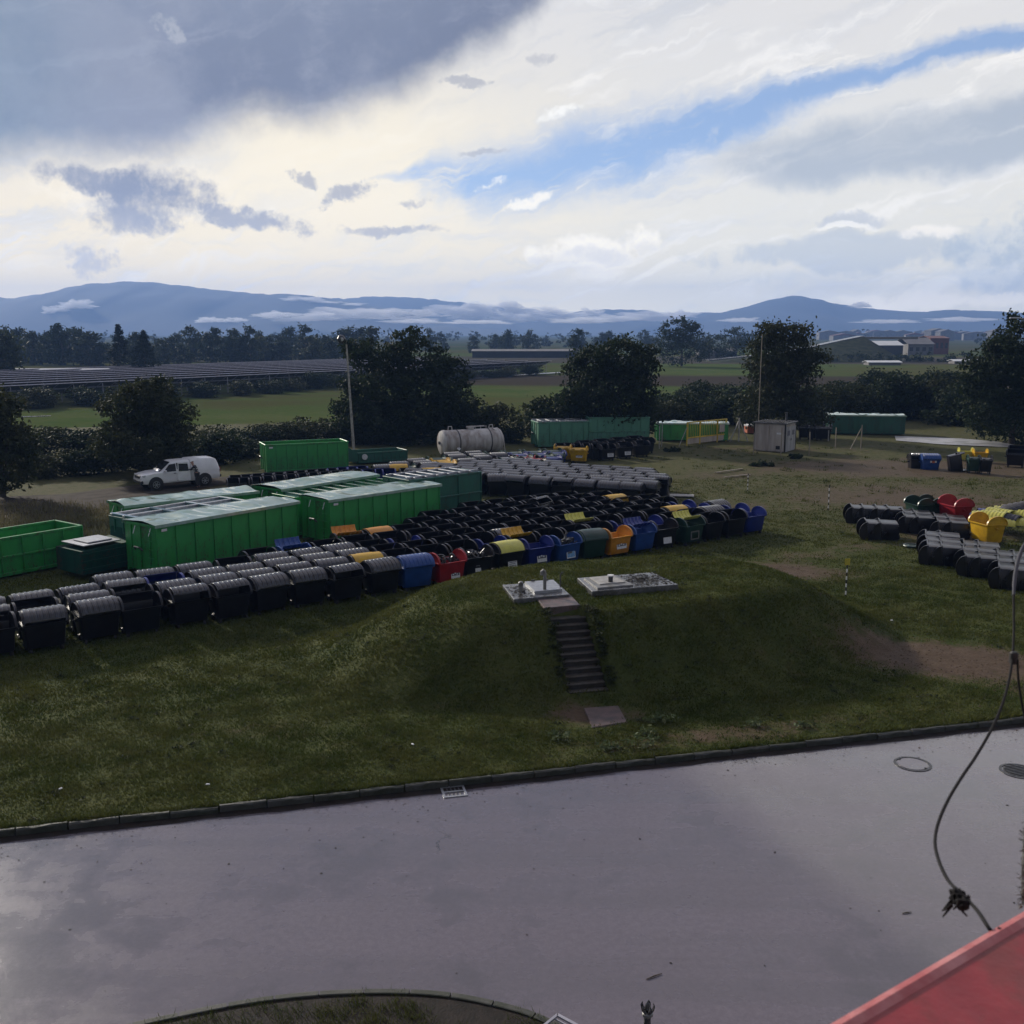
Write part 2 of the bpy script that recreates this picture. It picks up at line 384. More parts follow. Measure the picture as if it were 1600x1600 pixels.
M['redcon'] = mat('reddish_concrete', (.13, .085, .08), .45, (.06, .05, .045), 4.0, .3, 30)
M['iron'] = mat('cast_iron', (.05, .05, .055), .4, (.09, .09, .09), 9, .2, 40, metal=.5)
M['wood'] = mat('grey_timber', (.30, .26, .20), .7, (.18, .155, .12), 5, .2, 30, streak=True)
M['pole'] = mat('concrete_pole', (.40, .37, .33), .7, (.2, .195, .18), 5)
M['tank'] = mat('old_grey_tank_paint', (.55, .53, .50), .45, (.26, .22, .19), 1.6, .1, 14, streak=True)
M['hut'] = mat('beige_hut_panel', (.46, .41, .36), .6, (.31, .265, .225), 1.5, .1, 20, streak=True)
M['hutdoor'] = mat('grey_hut_door', (.42, .42, .42), .55, (.26, .26, .26), 2.2, .1, 20, streak=True)
M['yellowpaint'] = mat('yellow_painted_steel', (.62, .46, .05), .45, (.42, .30, .04), 3, streak=True)
M['orangepaint'] = mat('orange_plastic_sheet', (.50, .14, .07), .5, (.34, .10, .06), 4)
M['blackpaint'] = mat('black_paint', (.01, .01, .011), .5)
M['yellowflag'] = mat('yellow_cap', (.55, .45, .04), .5)
M['skin'] = mat('skin', (.36, .2, .14), .55, (.32, .17, .12), 20)
M['cloth'] = mat('dark_navy_cloth', (.012, .014, .022), .85, (.02, .022, .03), 14)
M['trouser'] = mat('dark_grey_cloth', (.018, .018, .022), .85, (.028, .028, .032), 14)
M['reflect'] = mat('reflective_band', (.55, .56, .55), .4)
M['hair'] = mat('dark_hair', (.012, .01, .009), .6)
M['bark'] = mat('bark', (.07, .055, .042), .85, (.035, .028, .022), 6, .5, 20)
M['soil'] = mat('wet_soil', (.022, .016, .013), .75, (.009, .007, .006), 5, .6, 24, spec=.2)
M['junk'] = mat('black_rubbish', (.014, .014, .015), .3, (.05, .05, .055), 8, .3, 10)
M['panelback'] = mat('solar_panel_back', (.060, .056, .075), .5, (.03, .03, .042), .6)
M['alu'] = mat('aluminium_beam', (.40, .39, .44), .5, (.30, .30, .34), 3, metal=.3)
M['fadedwhite'] = mat('weathered_white_post', (.36, .35, .33), .6, (.25, .24, .22), 5)
M['redledge'] = mat('red_painted_metal', (.30, .022, .030), .42, (.20, .015, .022), 5, .12, 26, rvar=.12, rust=.35)
M['rededge'] = mat('worn_pink_edge', (.55, .22, .21), .5, (.42, .10, .10), 14, .2, 40)
M['cable'] = mat('black_cable', (.010, .009, .010), .75, (.018, .018, .018), 20, spec=.15)
M['greystrap'] = mat('grey_sleeve', (.085, .085, .10), .7, (.06, .06, .07), 12, spec=.2)
M['rope'] = mat('frayed_rope', (.20, .20, .18), .8, (.06, .06, .055), 60, .5, 90)
M['roofwhite'] = mat('pale_metal_roof', (.5, .51, .52), .35, (.58, .59, .6), .3)
M['wallgrey'] = mat('rendered_wall', (.16, .155, .155), .7, (.11, .105, .105), .3)
M['brickred'] = mat('red_brick_building', (.15, .055, .05), .7, (.11, .045, .04), .3)
M['screen'] = mat('dark_window', (.02, .022, .028), .15)
# ------------------------------------------------------------------ terrain
KA = R(14.6); EU = Vector((math.cos(KA), math.sin(KA), 0)); EV = Vector((-math.sin(KA), math.cos(KA), 0)); KO = Vector((0, 22.2, 0))
def UV(u, v, z=0.0): p = KO+EU*u+EV*v; return Vector((p.x, p.y, z))
MC = (3.4, 32.4)                                             # mound centre
ST_B, ST_T = (2.12, 27.05), (1.60, 29.2)                     # foot and head of the stairs
MA = R(21)
def mound(X, Y):
    dx, dy = X-MC[0], Y-MC[1]; ca, sa = math.cos(MA), math.sin(MA)
    u = dx*ca+dy*sa; v = -dx*sa+dy*ca
    du = np.abs(u)/np.where(u < 0, 10.2, 10.4); dv = np.abs(v)/np.where(v < 0, 5.25, 6.4)
    r = (du**2.5+dv**2.5)**(1/2.5)
    t = np.clip((1-r)/.46, 0, 1)
    return 1.90*(t*.35+(t*t*(3-2*t))*.65)+.09*np.clip(1-r, 0, 1)
def rough(X, Y):
    z = .5+.22*np.sin(X*.9+1.3*np.sin(Y*.5))*np.sin(Y*.8+.7)+.18*np.sin(X*2.3+Y*1.1)*np.sin(Y*2.7-X*.6)+.1*np.sin(X*5.1+Y*3.7)
    return np.clip(z, 0, 1)*.07
def hz(X, Y):
    X = np.asarray(X, float); Y = np.asarray(Y, float)
    v = -(X-KO.x)*EU.y+(Y-KO.y)*EU.x
    z = mound(X, Y)+rough(X, Y)*np.clip(v/2, 0, 1)
    bx, by = ST_B; L = math.hypot(ST_T[0]-bx, ST_T[1]-by)
    ex, ey = (ST_T[0]-bx)/L, (ST_T[1]-by)/L
    s = (X-bx)*ex+(Y-by)*ey; q = np.abs((X-bx)*ey-(Y-by)*ex)
    line = s/L*1.76-.12
    cut = (q < .60) & (s > -.1) & (s < L+.02)
    return np.where(cut, np.minimum(z, np.maximum(line, 0)), z)
def hz1(x, y): return float(hz(np.array([x]), np.array([y]))[0])
# bare patches: x, y, half sizes, tilt
DIRT = [(13.5, 30.5, 3.6, 2.4, -.4, 1.0), (16.2, 27.6, 3.0, 2.0, .2, .7), (10.2, 42.5, 4.6, 2.2, -.1, .9), (16, 47, 9, 1.6, .5, .55), (24, 62, 11, 9, .3, .72), (30, 76, 14, 7, 0, .98), (15, 72, 7, 4, .2, .55), (22, 50, 5, 4, 0, .7),
        (12, 58, 6, 4, .6, .6), (22, 88, 16, 4, .1, .5), (20, 52, 6, 6, 0, .45), (2.1, 25.7, 1.4, 1.0, 0, .9), (-6, 24.5, 6, 1.6, .25, .35), (6, 24.6, 7, 1.0, .26, .55), (9.5, 30, 4.2, 2.4, .25, .35), (-24, 60, 26, 4.5, .55, .9)]
def dirt_at(X, Y):
    m_ = np.zeros_like(X)
    for x, y, a, b, t, k in DIRT:
        c, s = math.cos(t), math.sin(t)
        p = ((X-x)*c+(Y-y)*s)/a; q = (-(X-x)*s+(Y-y)*c)/b
        m_ = np.maximum(m_, k*np.exp(-(p*p+q*q)))
    return m_
def lawn_material():
    m_ = bpy.data.materials.new('lawn'); m_.use_nodes = True; t = NT(m_.node_tree); b = t.n['Principled BSDF']
    tc_ = t.node('ShaderNodeTexCoord'); ob = tc_.outputs['Object']; sp = t.node('ShaderNodeSeparateXYZ'); t.l.new(ob, sp.inputs[0])
    X, Y = E(t, sp.outputs[0]), E(t, sp.outputs[1])
    n1 = t.noise(ob, .35, 6, .6); n2 = t.noise(ob, 2.2, 6, .65); n3 = t.noise(ob, 14, 5, .65)
    tot = None
    for x, y, a, bb, tt, k in DIRT:
        c, s = math.cos(tt), math.sin(tt)
        p = ((X-x)*(c/a)+(Y-y)*(s/a)); q = ((Y-y)*(c/bb)-(X-x)*(s/bb))
        g = t.m('POWER', 2.718, (p*p+q*q)*-1.0)*k
        tot = g if tot is None else t.m('MAXIMUM', tot, g)
    dm = t.step(tot+(n1-.5)*.9+(n2-.5)*.9+(n3-.5)*.35, .30, .74)
    grass = t.mix(t.step(n1*.5+n2*.5, .35, .65), (.048, .065, .018), (.084, .090, .029))
    grass = t.mix(t.step(n3, .35, .7)*.6, grass, (.036, .044, .016))
    far = t.step(Y, 40, 66)
    grass = t.mix(t.m('MULTIPLY', far, t.step(n2, .3, .6)), grass, (.092, .088, .045))
    soil = t.mix(t.step(n2, .3, .7), (.085, .054, .040), (.115, .080, .058))
    soil = t.mix(t.step(n3, .45, .75)*.7, soil, (.045, .034, .024))
    soil = t.mix(far*.75, soil, t.mix(n2, (.076, .056, .038), (.105, .080, .056)))
    t.put(b.inputs['Base Color'], t.mix(dm*.9, grass, soil))
    t.put(b.inputs['Roughness'], t.mix(dm, (.85,)*3, (.62,)*3)); b.inputs['Specular IOR Level'].default_value = .04
    bn = t.node('ShaderNodeBump'); bn.inputs['Strength'].default_value = .9; bn.inputs['Distance'].default_value = .08
    t.put(bn.inputs['Height'], n2*.7+n3*.5); t.l.new(bn.outputs[0], b.inputs['Normal'])
    return m_
def spaced(segs):
    out = [segs[0][0]]
    for a, b, st in segs:
        k = max(1, int(round((b-a)/st))); out += [a+(b-a)*(i+1)/k for i in range(k)]
    return np.array(out)
us = spaced([(-110, -26, 3), (-26, -14, .5), (-14, 20, .16), (20, 40, .6), (40, 110, 3)])
vs_ = spaced([(0, 15, .16), (15, 30, .5), (30, 96, 1.6)])
UU, VV = np.meshgrid(us, vs_)
LX = KO.x+EU.x*UU+EV.x*VV; LY = KO.y+EU.y*UU+EV.y*VV; LZ = hz(LX, LY)
nu, nv = len(us), len(vs_)
idx = np.arange(nu*nv).reshape(nv, nu)
Q = np.stack([idx[:-1, :-1], idx[:-1, 1:], idx[1:, 1:], idx[1:, :-1]], -1).reshape(-1, 4)
me = np_mesh('lawn', np.stack([LX, LY, LZ], -1).reshape(-1, 3), Q, lawn_material(), 4)
me.polygons.foreach_set('use_smooth', [True]*len(me.polygons))
tag(link('lawn', me), 'grassy yard ground rising into a flat-topped mound', kind='structure')

def field_material():
    m_ = bpy.data.materials.new('field'); m_.use_nodes = True; t = NT(m_.node_tree); b = t.n['Principled BSDF']
    tc_ = t.node('ShaderNodeTexCoord'); ob = tc_.outputs['Object']; sp = t.node('ShaderNodeSeparateXYZ'); t.l.new(ob, sp.inputs[0])
    X, Y = E(t, sp.outputs[0]), E(t, sp.outputs[1])
    n0 = t.noise(ob, .012, 5, .6); n1 = t.noise(ob, .09, 6, .62); n2 = t.noise(ob, .9, 5, .65)
    g = t.mix(t.step(n1*.6+n2*.4, .35, .65), (.058, .094, .030), (.090, .106, .044))
    g = t.mix(t.step(n0, .45, .62)*.8, g, (.085, .080, .036))
    D = Y+X*.10+(n1-.5)*14                                          # field strips lie across the view
    br = t.m('MULTIPLY', t.step(D, 196, 208), t.step(D, 262, 246))
    g = t.mix(br*.92, g, t.mix(n2, (.045, .038, .034), (.062, .050, .044)))
    br = t.m('MULTIPLY', t.step(D, 345, 360), t.step(D, 470, 440))
    g = t.mix(br*.85, g, (.07, .062, .058))
    g = t.mix(t.step(D, 520, 700)*.7, g, t.mix(t.step(n0, .4, .6), (.04, .055, .03), (.075, .07, .05)))
    left = t.m('MULTIPLY', t.step(X+Y*.1, 5, -12), t.step(Y, 128, 150)); g = t.mix(t.m('MULTIPLY', left, t.step(n1, .3, .6))*.8, g, (.066, .066, .030))
    t.put(b.inputs['Base Color'], g); b.inputs['Roughness'].default_value = .95; b.inputs['Specular IOR Level'].default_value = .0
    bn = t.node('ShaderNodeBump'); bn.inputs['Strength'].default_value = .8; bn.inputs['Distance'].default_value = .3
    t.put(bn.inputs['Height'], n2); t.l.new(bn.outputs[0], b.inputs['Normal'])
    return m_
b = MB()
xs = [-6900, -2000, -600, -200, 0, 200, 600, 2000, 6900]; ys = [-60, 40, 120, 250, 500, 1200, 3000, 6200]
b.add([(x, y, -.2) for y in ys for x in xs], [(j*9+i, j*9+i+1, (j+1)*9+i+1, (j+1)*9+i) for j in range(7) for i in range(8)])
tag(b.obj('field', field_material(), fix=False), 'flat green and brown fields reaching the hills', kind='structure')

# ------------------------------------------------------------------ wet road
def road_material():
    m_ = bpy.data.materials.new('wet_asphalt'); m_.use_nodes = True; t = NT(m_.node_tree); b = t.n['Principled BSDF']
    tc_ = t.node('ShaderNodeTexCoord'); ob = tc_.outputs['Object']
    n0 = t.noise(ob, .22, 5, .6, .4); n1 = t.noise(ob, 1.1, 6, .62, .3); n2 = t.noise(ob, 9, 5, .7); n3 = t.noise(ob, 70, 3, .7)
    mp = t.node('ShaderNodeMapping'); t.l.new(ob, mp.inputs[0]); mp.inputs['Rotation'].default_value = (0, 0, -KA); mp.inputs['Scale'].default_value = (.07, 1.0, 1.0)
    lane = t.noise(mp.outputs[0], .9, 5, .6, .3)                       # long faint tyre-worn bands
    wet = t.step(n0*.5+n1*.3+lane*.3, .47, .62)
    n4 = t.noise(ob, 26, 4, .7)
    c = t.mix(t.step(n2*.6+n4*.4, .35, .66), (.098, .081, .097), (.140, .118, .138))
    c = t.mix(t.step(lane, .42, .62)*.45, c, (.082, .072, .080))
    c = t.mix(t.step(n0*.6+n1*.4, .50, .60)*.55, c, (.066, .059, .066))     # darker mottling
    c = t.mix(t.step(n3, .60, .78)*.22, c, (.19, .17, .185)); c = t.mix(t.step(n3, .42, .30)*.3, c, (.045, .041, .044))
    vo = t.node('ShaderNodeTexVoronoi', feature='DISTANCE_TO_EDGE'); dv = t.node('ShaderNodeVectorMath', operation='ADD'); t.l.new(ob, dv.inputs[0])
    wv = t.vec(t.noise(ob, 1.3, 5, .6)*1.6, t.noise(mp.outputs[0], 3.1, 5, .6)*1.6, 0.0); t.put(dv.inputs[1], wv); t.l.new(dv.outputs[0], vo.inputs['Vector']); vo.inputs['Scale'].default_value = .16
    crack = t.m('MULTIPLY', t.step(E(t, vo.outputs['Distance']), .0045, .0015), t.step(t.noise(ob, .35, 3, .5), .64, .70))
    c = t.mix(crack*.75, c, (.02, .018, .02))
    t.put(b.inputs['Base Color'], c)
    t.put(b.inputs['Roughness'], t.mix(wet, (.34,)*3, (.22,)*3)); b.inputs['Specular IOR Level'].default_value = .25
    t.put(b.inputs['Coat Weight'], t.m('ADD', t.m('MULTIPLY', wet, .15), .85)); t.put(b.inputs['Coat Roughness'], t.mix(wet, (.07,)*3, (.03,)*3)); b.inputs['Coat IOR'].default_value = 1.55
    bn = t.node('ShaderNodeBump'); bn.inputs['Strength'].default_value = .5; bn.inputs['Distance'].default_value = .006
    t.put(bn.inputs['Height'], n3*.7+n2*.8+n1*1.2-crack*.3); t.l.new(bn.outputs[0], b.inputs['Normal'])
    bc = t.node('ShaderNodeBump'); bc.inputs['Strength'].default_value = .07; bc.inputs['Distance'].default_value = .012
    t.put(bc.inputs['Height'], t.noise(ob, 2.2, 4, .55)+n3*.05+n2*.1); t.l.new(bc.outputs[0], b.inputs['Coat Normal'])
    return m_
ROADZ = -.12
b = MB(); nU, nV = 40, 10
b.grid(lambda s, q: UV(-70+140*s, -26+25.90*q, ROADZ), nU, nV)
tag(b.obj('road', road_material(), fix=False), 'wet grey asphalt yard road', kind='structure')
b = MB()
b.grid(lambda s, q: UV(-70+140*s, -.33+.25*q+.03*math.sin(140*s*2.1)*(1-q)+.02*math.sin(140*s*5.3)*(1-q), ROADZ+.004+.012*q), 400, 1)
tag(b.obj('gutter', M['soil'], fix=False), 'dark dirt lying along the foot of the kerb', kind='structure')

rng = random.Random(5)
kr = empty('kerb', (0, 0, 0)); tag(kr, 'long concrete kerb between lawn and wet road', kind='structure')
u = -26.0; stones = []
for k in range(4):
    b = MB()
    def top(s, q, k=k): return (s-.5, -.075+.15*q, 0)
    n = 7; rings = []
    for i in range(n):
        x = -.485+.97*i/(n-1); j = lambda: rng.uniform(-.012, .012)
        rings.append([(x, -.055+j(), -.22), (x, .055, -.22), (x, .055+j(), 0+j()*.7), (x, .035, .014+j()), (x, -.03+j(), .014+j()), (x, -.058+j(), -.012+j())])
    b.loft(rings); stones.append(b.mesh('kerb_stone', M['kerb']))
while u < 30:
    o = link('kerb_stone', stones[rng.randrange(4)], kr)
    o.location = UV(u, -.06+rng.uniform(-.012, .012), .016+rng.uniform(-.022, .010)); o.rotation_euler = (rng.uniform(-.05, .05), rng.uniform(-.012, .012), KA+rng.uniform(-.012, .012)); u += 1.0

# island kerb below, soil inside
ic = Vector(P(600, 1830)).to_3d(); 
arc = [Vector((*P(x, y, 0.0), 0)) for x, y in ((120, 1622), (250, 1591), (400, 1562), (540, 1549), (680, 1551), (790, 1571), (862, 1597), (930, 1640), (985, 1720))]
def catmull(pts, n=8):
    out = []
    for i in range(len(pts)-1):
        p0 = pts[max(i-1, 0)]; p1 = pts[i]; p2 = pts[i+1]; p3 = pts[min(i+2, len(pts)-1)]
        for k in range(n):
            t = k/n; out.append(.5*((2*p1)+(p2-p0)*t+(2*p0-5*p1+4*p2-p3)*t*t+(3*p1-p0-3*p2+p3)*t**3))
    return out+[pts[-1]]
fine_arc = catmull(arc, 10)
kr2 = empty('kerb'); tag(kr2, 'curved concrete kerb round the planted bed at the bottom', kind='structure')
acc = 0; last = fine_arc[0]; seg = [last]
for p in fine_arc[1:]:
    seg.append(p); acc += (p-seg[-2]).length
    if acc > .62:
        b = MB(); rings = []
        for i, q in enumerate(seg):
            d = (seg[min(i+1, len(seg)-1)]-seg[max(i-1, 0)]).normalized(); nrm = Vector((-d.y, d.x, 0))
            sh = d*(.012 if i == 0 else -.012 if i == len(seg)-1 else 0)
            rings.append([q+sh+nrm*a+Vector((0, 0, z)) for a, z in ((.06, -.2), (.06, -.008), (.045, 0), (-.045, 0), (-.06, -.008), (-.06, -.2))])
        b.loft(rings); b.obj('kerb_stone', M['kerb'], kr2); seg = [p]; acc = 0
b = MB()
inner = [p+Vector((0, 0, -.03)) for p in fine_arc]
b.add([Vector((0, 4, -.03))]+inner, [(0, i+2, i+1) for i in range(len(inner)-1)])
tag(b.obj('planting_bed', M['soil']), 'dark soil bed inside the curved kerb', kind='structure')

# ------------------------------------------------------------------ hills with haze in front
hillm = mat('forested_hill', (.016, .027, .026), .95, (.009, .018, .019), .004, 0, coord='Object')
def hill(name, D, prof, back, label, seed):
    pts = [PD(x, y, D) for x, y in prof]
    xs_ = np.array([p.x for p in pts]); zs = np.array([p.z for p in pts])
    nx, ny = 260, 14
    X = np.linspace(xs_[0], xs_[-1], nx); Zr = np.interp(X, xs_, zs)
    k = np.array([1, 2, 3, 2, 1])/9.; Zr = np.convolve(np.pad(Zr, 2, mode='edge'), k, 'valid')
    V = []
    for j in range(ny+1):
        t = j/ny
        for i in range(nx):
            if t <= .6: q = t/.6; y = D-back*(1-q); z = Zr[i]*(q**.85)
            else: q = (t-.6)/.4; y = D+back*.8*q; z = Zr[i]*(1-q*q)
            a = mnoise.fractal(Vector((X[i]/420., y/650., seed)), 1.0, 2.0, 4)
            env = 4*t*(1-t)
            rid = mnoise.fractal(Vector((X[i]/60., 5., seed)), 1.0, 2.0, 3)*7.0*math.exp(-((t-.6)/.1)**2)
            V.append((X[i]+a*40*env*(0 if abs(t-.6) < .02 else 1), y+a*90*env*(t < .55), max(z+a*60*env*(1-math.exp(-((t-.6)/.16)**2))+rid, -.4)))
    Qd = [(j*nx+i, j*nx+i+1, (j+1)*nx+i+1, (j+1)*nx+i) for j in range(ny) for i in range(nx-1)]
    m_ = np_mesh(name, V, Qd, hillm, 4); m_.polygons.foreach_set('use_smooth', [True]*len(m_.polygons))
    return tag(link(name, m_), label, kind='structure')
hill('hills', 4300, [(-700, 500), (-400, 486), (-150, 475), (0, 466), (50, 461), (85, 455), (110, 445), (150, 440), (225, 438), (250, 441), (290, 447), (400, 458), (470, 459), (540, 468), (620, 485), (700, 505), (800, 525)], 900, 'long flat-topped wooded hill range under cloud', 1.3)
hill('hills', 5200, [(350, 505), (430, 476), (490, 462), (540, 466), (590, 461), (650, 464), (720, 473), (760, 478), (830, 482), (880, 492), (905, 485), (960, 483), (1010, 484), (1035, 493), (1065, 487), (1130, 488), (1200, 500), (1300, 515)], 900, 'lower hazy ridge behind the mist', 7.7)
hill('hills', 4800, [(1020, 520), (1080, 498), (1130, 488), (1180, 475), (1212, 466), (1238, 460), (1266, 465), (1300, 471), (1350, 480), (1400, 485), (1480, 488), (1540, 483), (1600, 488), (1750, 484), (2000, 492), (2400, 510)], 850, 'rounded blue hill at the right', 4.1)

# mist banks lying on the slopes
def volume_mat(name, dens, col):
    m_ = bpy.data.materials.new(name); m_.use_nodes = True; t = m_.node_tree; t.nodes.clear()
    v = t.nodes.new('ShaderNodeVolumePrincipled'); v.inputs['Density'].default_value = dens; v.inputs['Color'].default_value = (*col, 1); v.inputs['Anisotropy'].default_value = .2
    o = t.nodes.new('ShaderNodeOutputMaterial'); t.links.new(v.outputs[0], o.inputs['Volume']); return m_
V = []; T = []
for x, y, D, rx, ry, sd_ in ((85, 488, 3700, 24, 8, 1), (120, 478, 3720, 26, 8, 2), (330, 501, 3600, 22, 5, 3), (368, 501, 3650, 20, 4, 4), (470, 471, 4150, 42, 7, 5), (520, 478, 4200, 40, 6, 6), (480, 497, 3600, 70, 7, 7), (560, 492, 3650, 65, 11, 8), (620, 494, 3700, 50, 10, 9),
                            (735, 490, 4300, 55, 13, 10), (800, 494, 4350, 60, 14, 11), (860, 494, 4350, 60, 11, 12), (925, 493, 4400, 24, 11, 13), (1010, 497, 4500, 55, 9, 14), (650, 503, 3550, 40, 4, 15), (745, 504, 3600, 50, 4, 25), (905, 502, 3800, 40, 5, 26), (960, 499, 4100, 36, 6, 27), (1060, 493, 4700, 26, 7, 16), (1160, 501, 4000, 26, 4, 17), (1345, 478, 4500, 14, 5, 18), (1390, 503, 3900, 40, 4, 28), (1500, 500, 4000, 50, 4, 29), (430, 493, 3550, 30, 5, 19)):
    c = PD(x, y, D); s = D/F
    bm = bmesh.new(); bmesh.ops.create_icosphere(bm, subdivisions=4, radius=1)
    for v in bm.verts:
        n_ = mnoise.fractal(v.co*Vector((2.2, 1.5, 1.6))+Vector((sd_*3.1, 0, 0)), .8, 2.1, 5)
        k = 1+.75*n_
        top = 1.0 if v.co.z > 0 else .55
        v.co = Vector((v.co.x*rx*s*k, v.co.y*55*k, v.co.z*ry*s*k*top))
    o_ = len(V); V += [tuple(v.co+c) for v in bm.verts]; T += [tuple(q.index+o_ for q in f.verts) for f in bm.faces]; bm.free()
tag(link('mist', np_mesh('mist', V, T, volume_mat('mist', .030, (.97, .97, .98)))), 'pale mist banks lying on the hill slopes', kind='stuff')

# haze: one closed box round everything
b = MB(); b.box((0, 2850, 141.4), (14000, 6900, 285.2))
tag(b.obj('haze', volume_mat('haze', 1.9e-4, (.29, .50, 1.0))), 'thin blue haze over the plain', kind='stuff')

# ------------------------------------------------------------------ foliage
def leafmat(name, c1, c2, c3, tr=.25):
    m_ = bpy.data.materials.new(name); m_.use_nodes = True; t = NT(m_.node_tree); b = t.n['Principled BSDF']
    tc_ = t.node('ShaderNodeTexCoord'); ob = tc_.outputs['Object']
    n1 = t.noise(ob, .55, 3, .5); n2 = t.noise(ob, 3.1, 4, .7)
    c = t.mix(t.step(n1, .4, .62), c1, c2); c = t.mix(t.step(n2, .5, .72)*.7, c, c3)
    t.put(b.inputs['Base Color'], c); b.inputs['Roughness'].default_value = .7; b.inputs['Specular IOR Level'].default_value = .12
    tn = t.node('ShaderNodeBsdfTranslucent'); t.put(tn.inputs[0], c); ms = t.node('ShaderNodeMixShader'); ms.inputs[0].default_value = tr
    t.l.new(b.outputs[0], ms.inputs[1]); t.l.new(tn.outputs[0], ms.inputs[2]); t.l.new(ms.outputs[0], t.n['Material Output'].inputs[0])
    return m_
LM = {'dark': leafmat('dark_leaves', (.018, .030, .014), (.028, .041, .018), (.04, .052, .022)),
      'olive': leafmat('olive_leaves', (.028, .038, .016), (.045, .051, .023), (.068, .068, .034)),
      'conifer': leafmat('conifer_needles', (.010, .020, .014), (.015, .026, .017), (.02, .032, .02), .1),
      'weed': leafmat('weed_leaves', (.08, .11, .05), (.13, .15, .08), (.2, .2, .12)),
      'far': leafmat('far_leaves', (.025, .038, .019), (.046, .056, .025), (.062, .066, .031)),
      'dry': leafmat('dry_stems', (.12, .11, .06), (.17, .15, .085), (.2, .18, .1))}
def leaf_soup(r, ells, n, size, clump=.55, nper=26, flat=.6, surf=4.0):
    """leaf quads gathered in clumps near the surface of ellipsoids (cx, cy, cz, rx, ry, rz)"""
    e = np.array(ells, float); vol = (e[:, 3]*e[:, 4]*e[:, 5])**.62; nc = max(3, n//nper)
    pick = r.choice(len(e), nc, p=vol/vol.sum()); e = e[pick]
    d = r.normal(size=(nc, 3)); d /= np.linalg.norm(d, axis=1)[:, None]
    rad = r.random(nc)**(1/surf)
    cc = e[:, :3]+d*rad[:, None]*e[:, 3:6]
    cs = clump*(.6+.8*r.random(nc))
    k = np.repeat(np.arange(nc), nper); N = len(k)
    p = cc[k]+r.normal(size=(N, 3))*cs[k][:, None]*np.array([1, 1, flat])*.55
    a = r.normal(size=(N, 3)); a /= np.linalg.norm(a, axis=1)[:, None]
    q = r.normal(size=(N, 3)); bvec = np.cross(a, q); bvec /= np.linalg.norm(bvec, axis=1)[:, None]
    s = size*(.6+.8*r.random(N))[:, None]
    V = np.stack([p-a*s*.5, p+bvec*s*.28, p+a*s*.5, p-bvec*s*.28], 1).reshape(-1, 3)
    V[:, 2] = np.maximum(V[:, 2], .02)
    T = np.arange(N*4).reshape(-1, 4)
    return V, T
def trunk_mesh(r, h, rad, ells, nl=7, lean=.0):
    b = MB(); top = Vector((lean*h, 0, h*.8)); pts = []
    for i in range(7):
        t = i/6; pts.append(Vector((lean*h*t+.12*math.sin(i*1.7)*t, .1*math.cos(i*2.1)*t, h*.8*t)))
    b.tube(pts, [rad*(1.25-.95*i/6) for i in range(7)], 8)
    for i in range(nl):
        e = ells[r.integers(len(ells))]; t = .3+.6*r.random(); a = pts[min(6, int(t*6))]
        d = r.normal(size=3); d /= np.linalg.norm(d)
        c = Vector((e[0]+d[0]*e[3]*.75, e[1]+d[1]*e[4]*.75, max(e[2]+abs(d[2])*e[5]*.7, a.z+.3)))
        mid = a.lerp(c, .5)+Vector((0, 0, -.06*h*r.random()))
        b.tube([a, mid, c], [rad*.45, rad*.28, rad*.08], 5)
    return b.mesh('trunk', M['bark'], True)
def tree(label, cat, base, ells_px, n, leaf=.3, m_='dark', rad=.16, seed=0, name='tree', group=None, clump=.6, nper=26, surf=4.0, depth=1.0, h=None):
    """crown given as ellipses (x, y, rx, ry) in the photograph, turned into true sizes at the distance of the foot of the trunk"""
    r = np.random.default_rng(seed); bx, by = P(*base); s = by*1.0/math.cos(PITCH)/F*math.cos(PITCH)
    ells = []
    for (x, y, rx, ry) in ells_px:
        c = PD(x, y, by); ells.append((c.x-bx, r.uniform(-.25, .25)*rx*s, c.z, rx*s, rx*s*depth, ry*s))
    for e_ in list(ells):                                   # sprays that break the outline
        for _ in range(4):
            d = r.normal(size=3); d[2] = abs(d[2])*.8; d /= np.linalg.norm(d); q = r.uniform(.16, .30)*min(e_[3], e_[5])
            ells.append((e_[0]+d[0]*e_[3]*1.02, e_[1]+d[1]*e_[4], e_[2]+d[2]*e_[5]*1.05, q*1.2, q*1.2, q))
    H = max(e_[2]+e_[5] for e_ in ells)
    o = empty(name, (bx, by, -.05), 0, label, cat, group)
    V, T = leaf_soup(r, ells, n, leaf, clump, nper, surf=surf)
    link('crown', np_mesh('crown', V, T, LM[m_], 4), o)
    link('trunk', trunk_mesh(r, h or H, rad, ells), o)
    return o
tree('tall dark tree with ragged layered crown beside the lamp post', 'tree', (640, 692), [(640, 530, 28, 16), (590, 555, 48, 22), (650, 560, 45, 26), (690, 575, 40, 14), (560, 545, 22, 12), (600, 610, 60, 40), (670, 620, 70, 44), (570, 650, 52, 40), (700, 650, 45, 40), (630, 660, 90, 42), (540, 665, 22, 26)], 30000, .34, 'dark', .22, 11, clump=.62)
tree('broad dark rounded tree behind the pale green containers', 'tree', (965, 692), [(965, 560, 52, 28), (930, 590, 38, 40), (1000, 590, 26, 44), (960, 620, 64, 50), (925, 640, 34, 44), (870, 640, 36, 20), (845, 645, 20, 14), (1000, 650, 26, 30), (900, 665, 50, 22)], 26000, .33, 'dark', .22, 12, clump=.66)
tree('airy tall tree with gaps in its crown above the beige hut', 'tree', (1225, 684), [(1205, 520, 22, 16), (1245, 520, 24, 15), (1225, 545, 50, 22), (1210, 575, 48, 26), (1255, 570, 28, 26), (1225, 610, 52, 36), (1200, 640, 50, 30), (1260, 640, 40, 30)], 19000, .33, 'olive', .2, 13, clump=.72, surf=3)
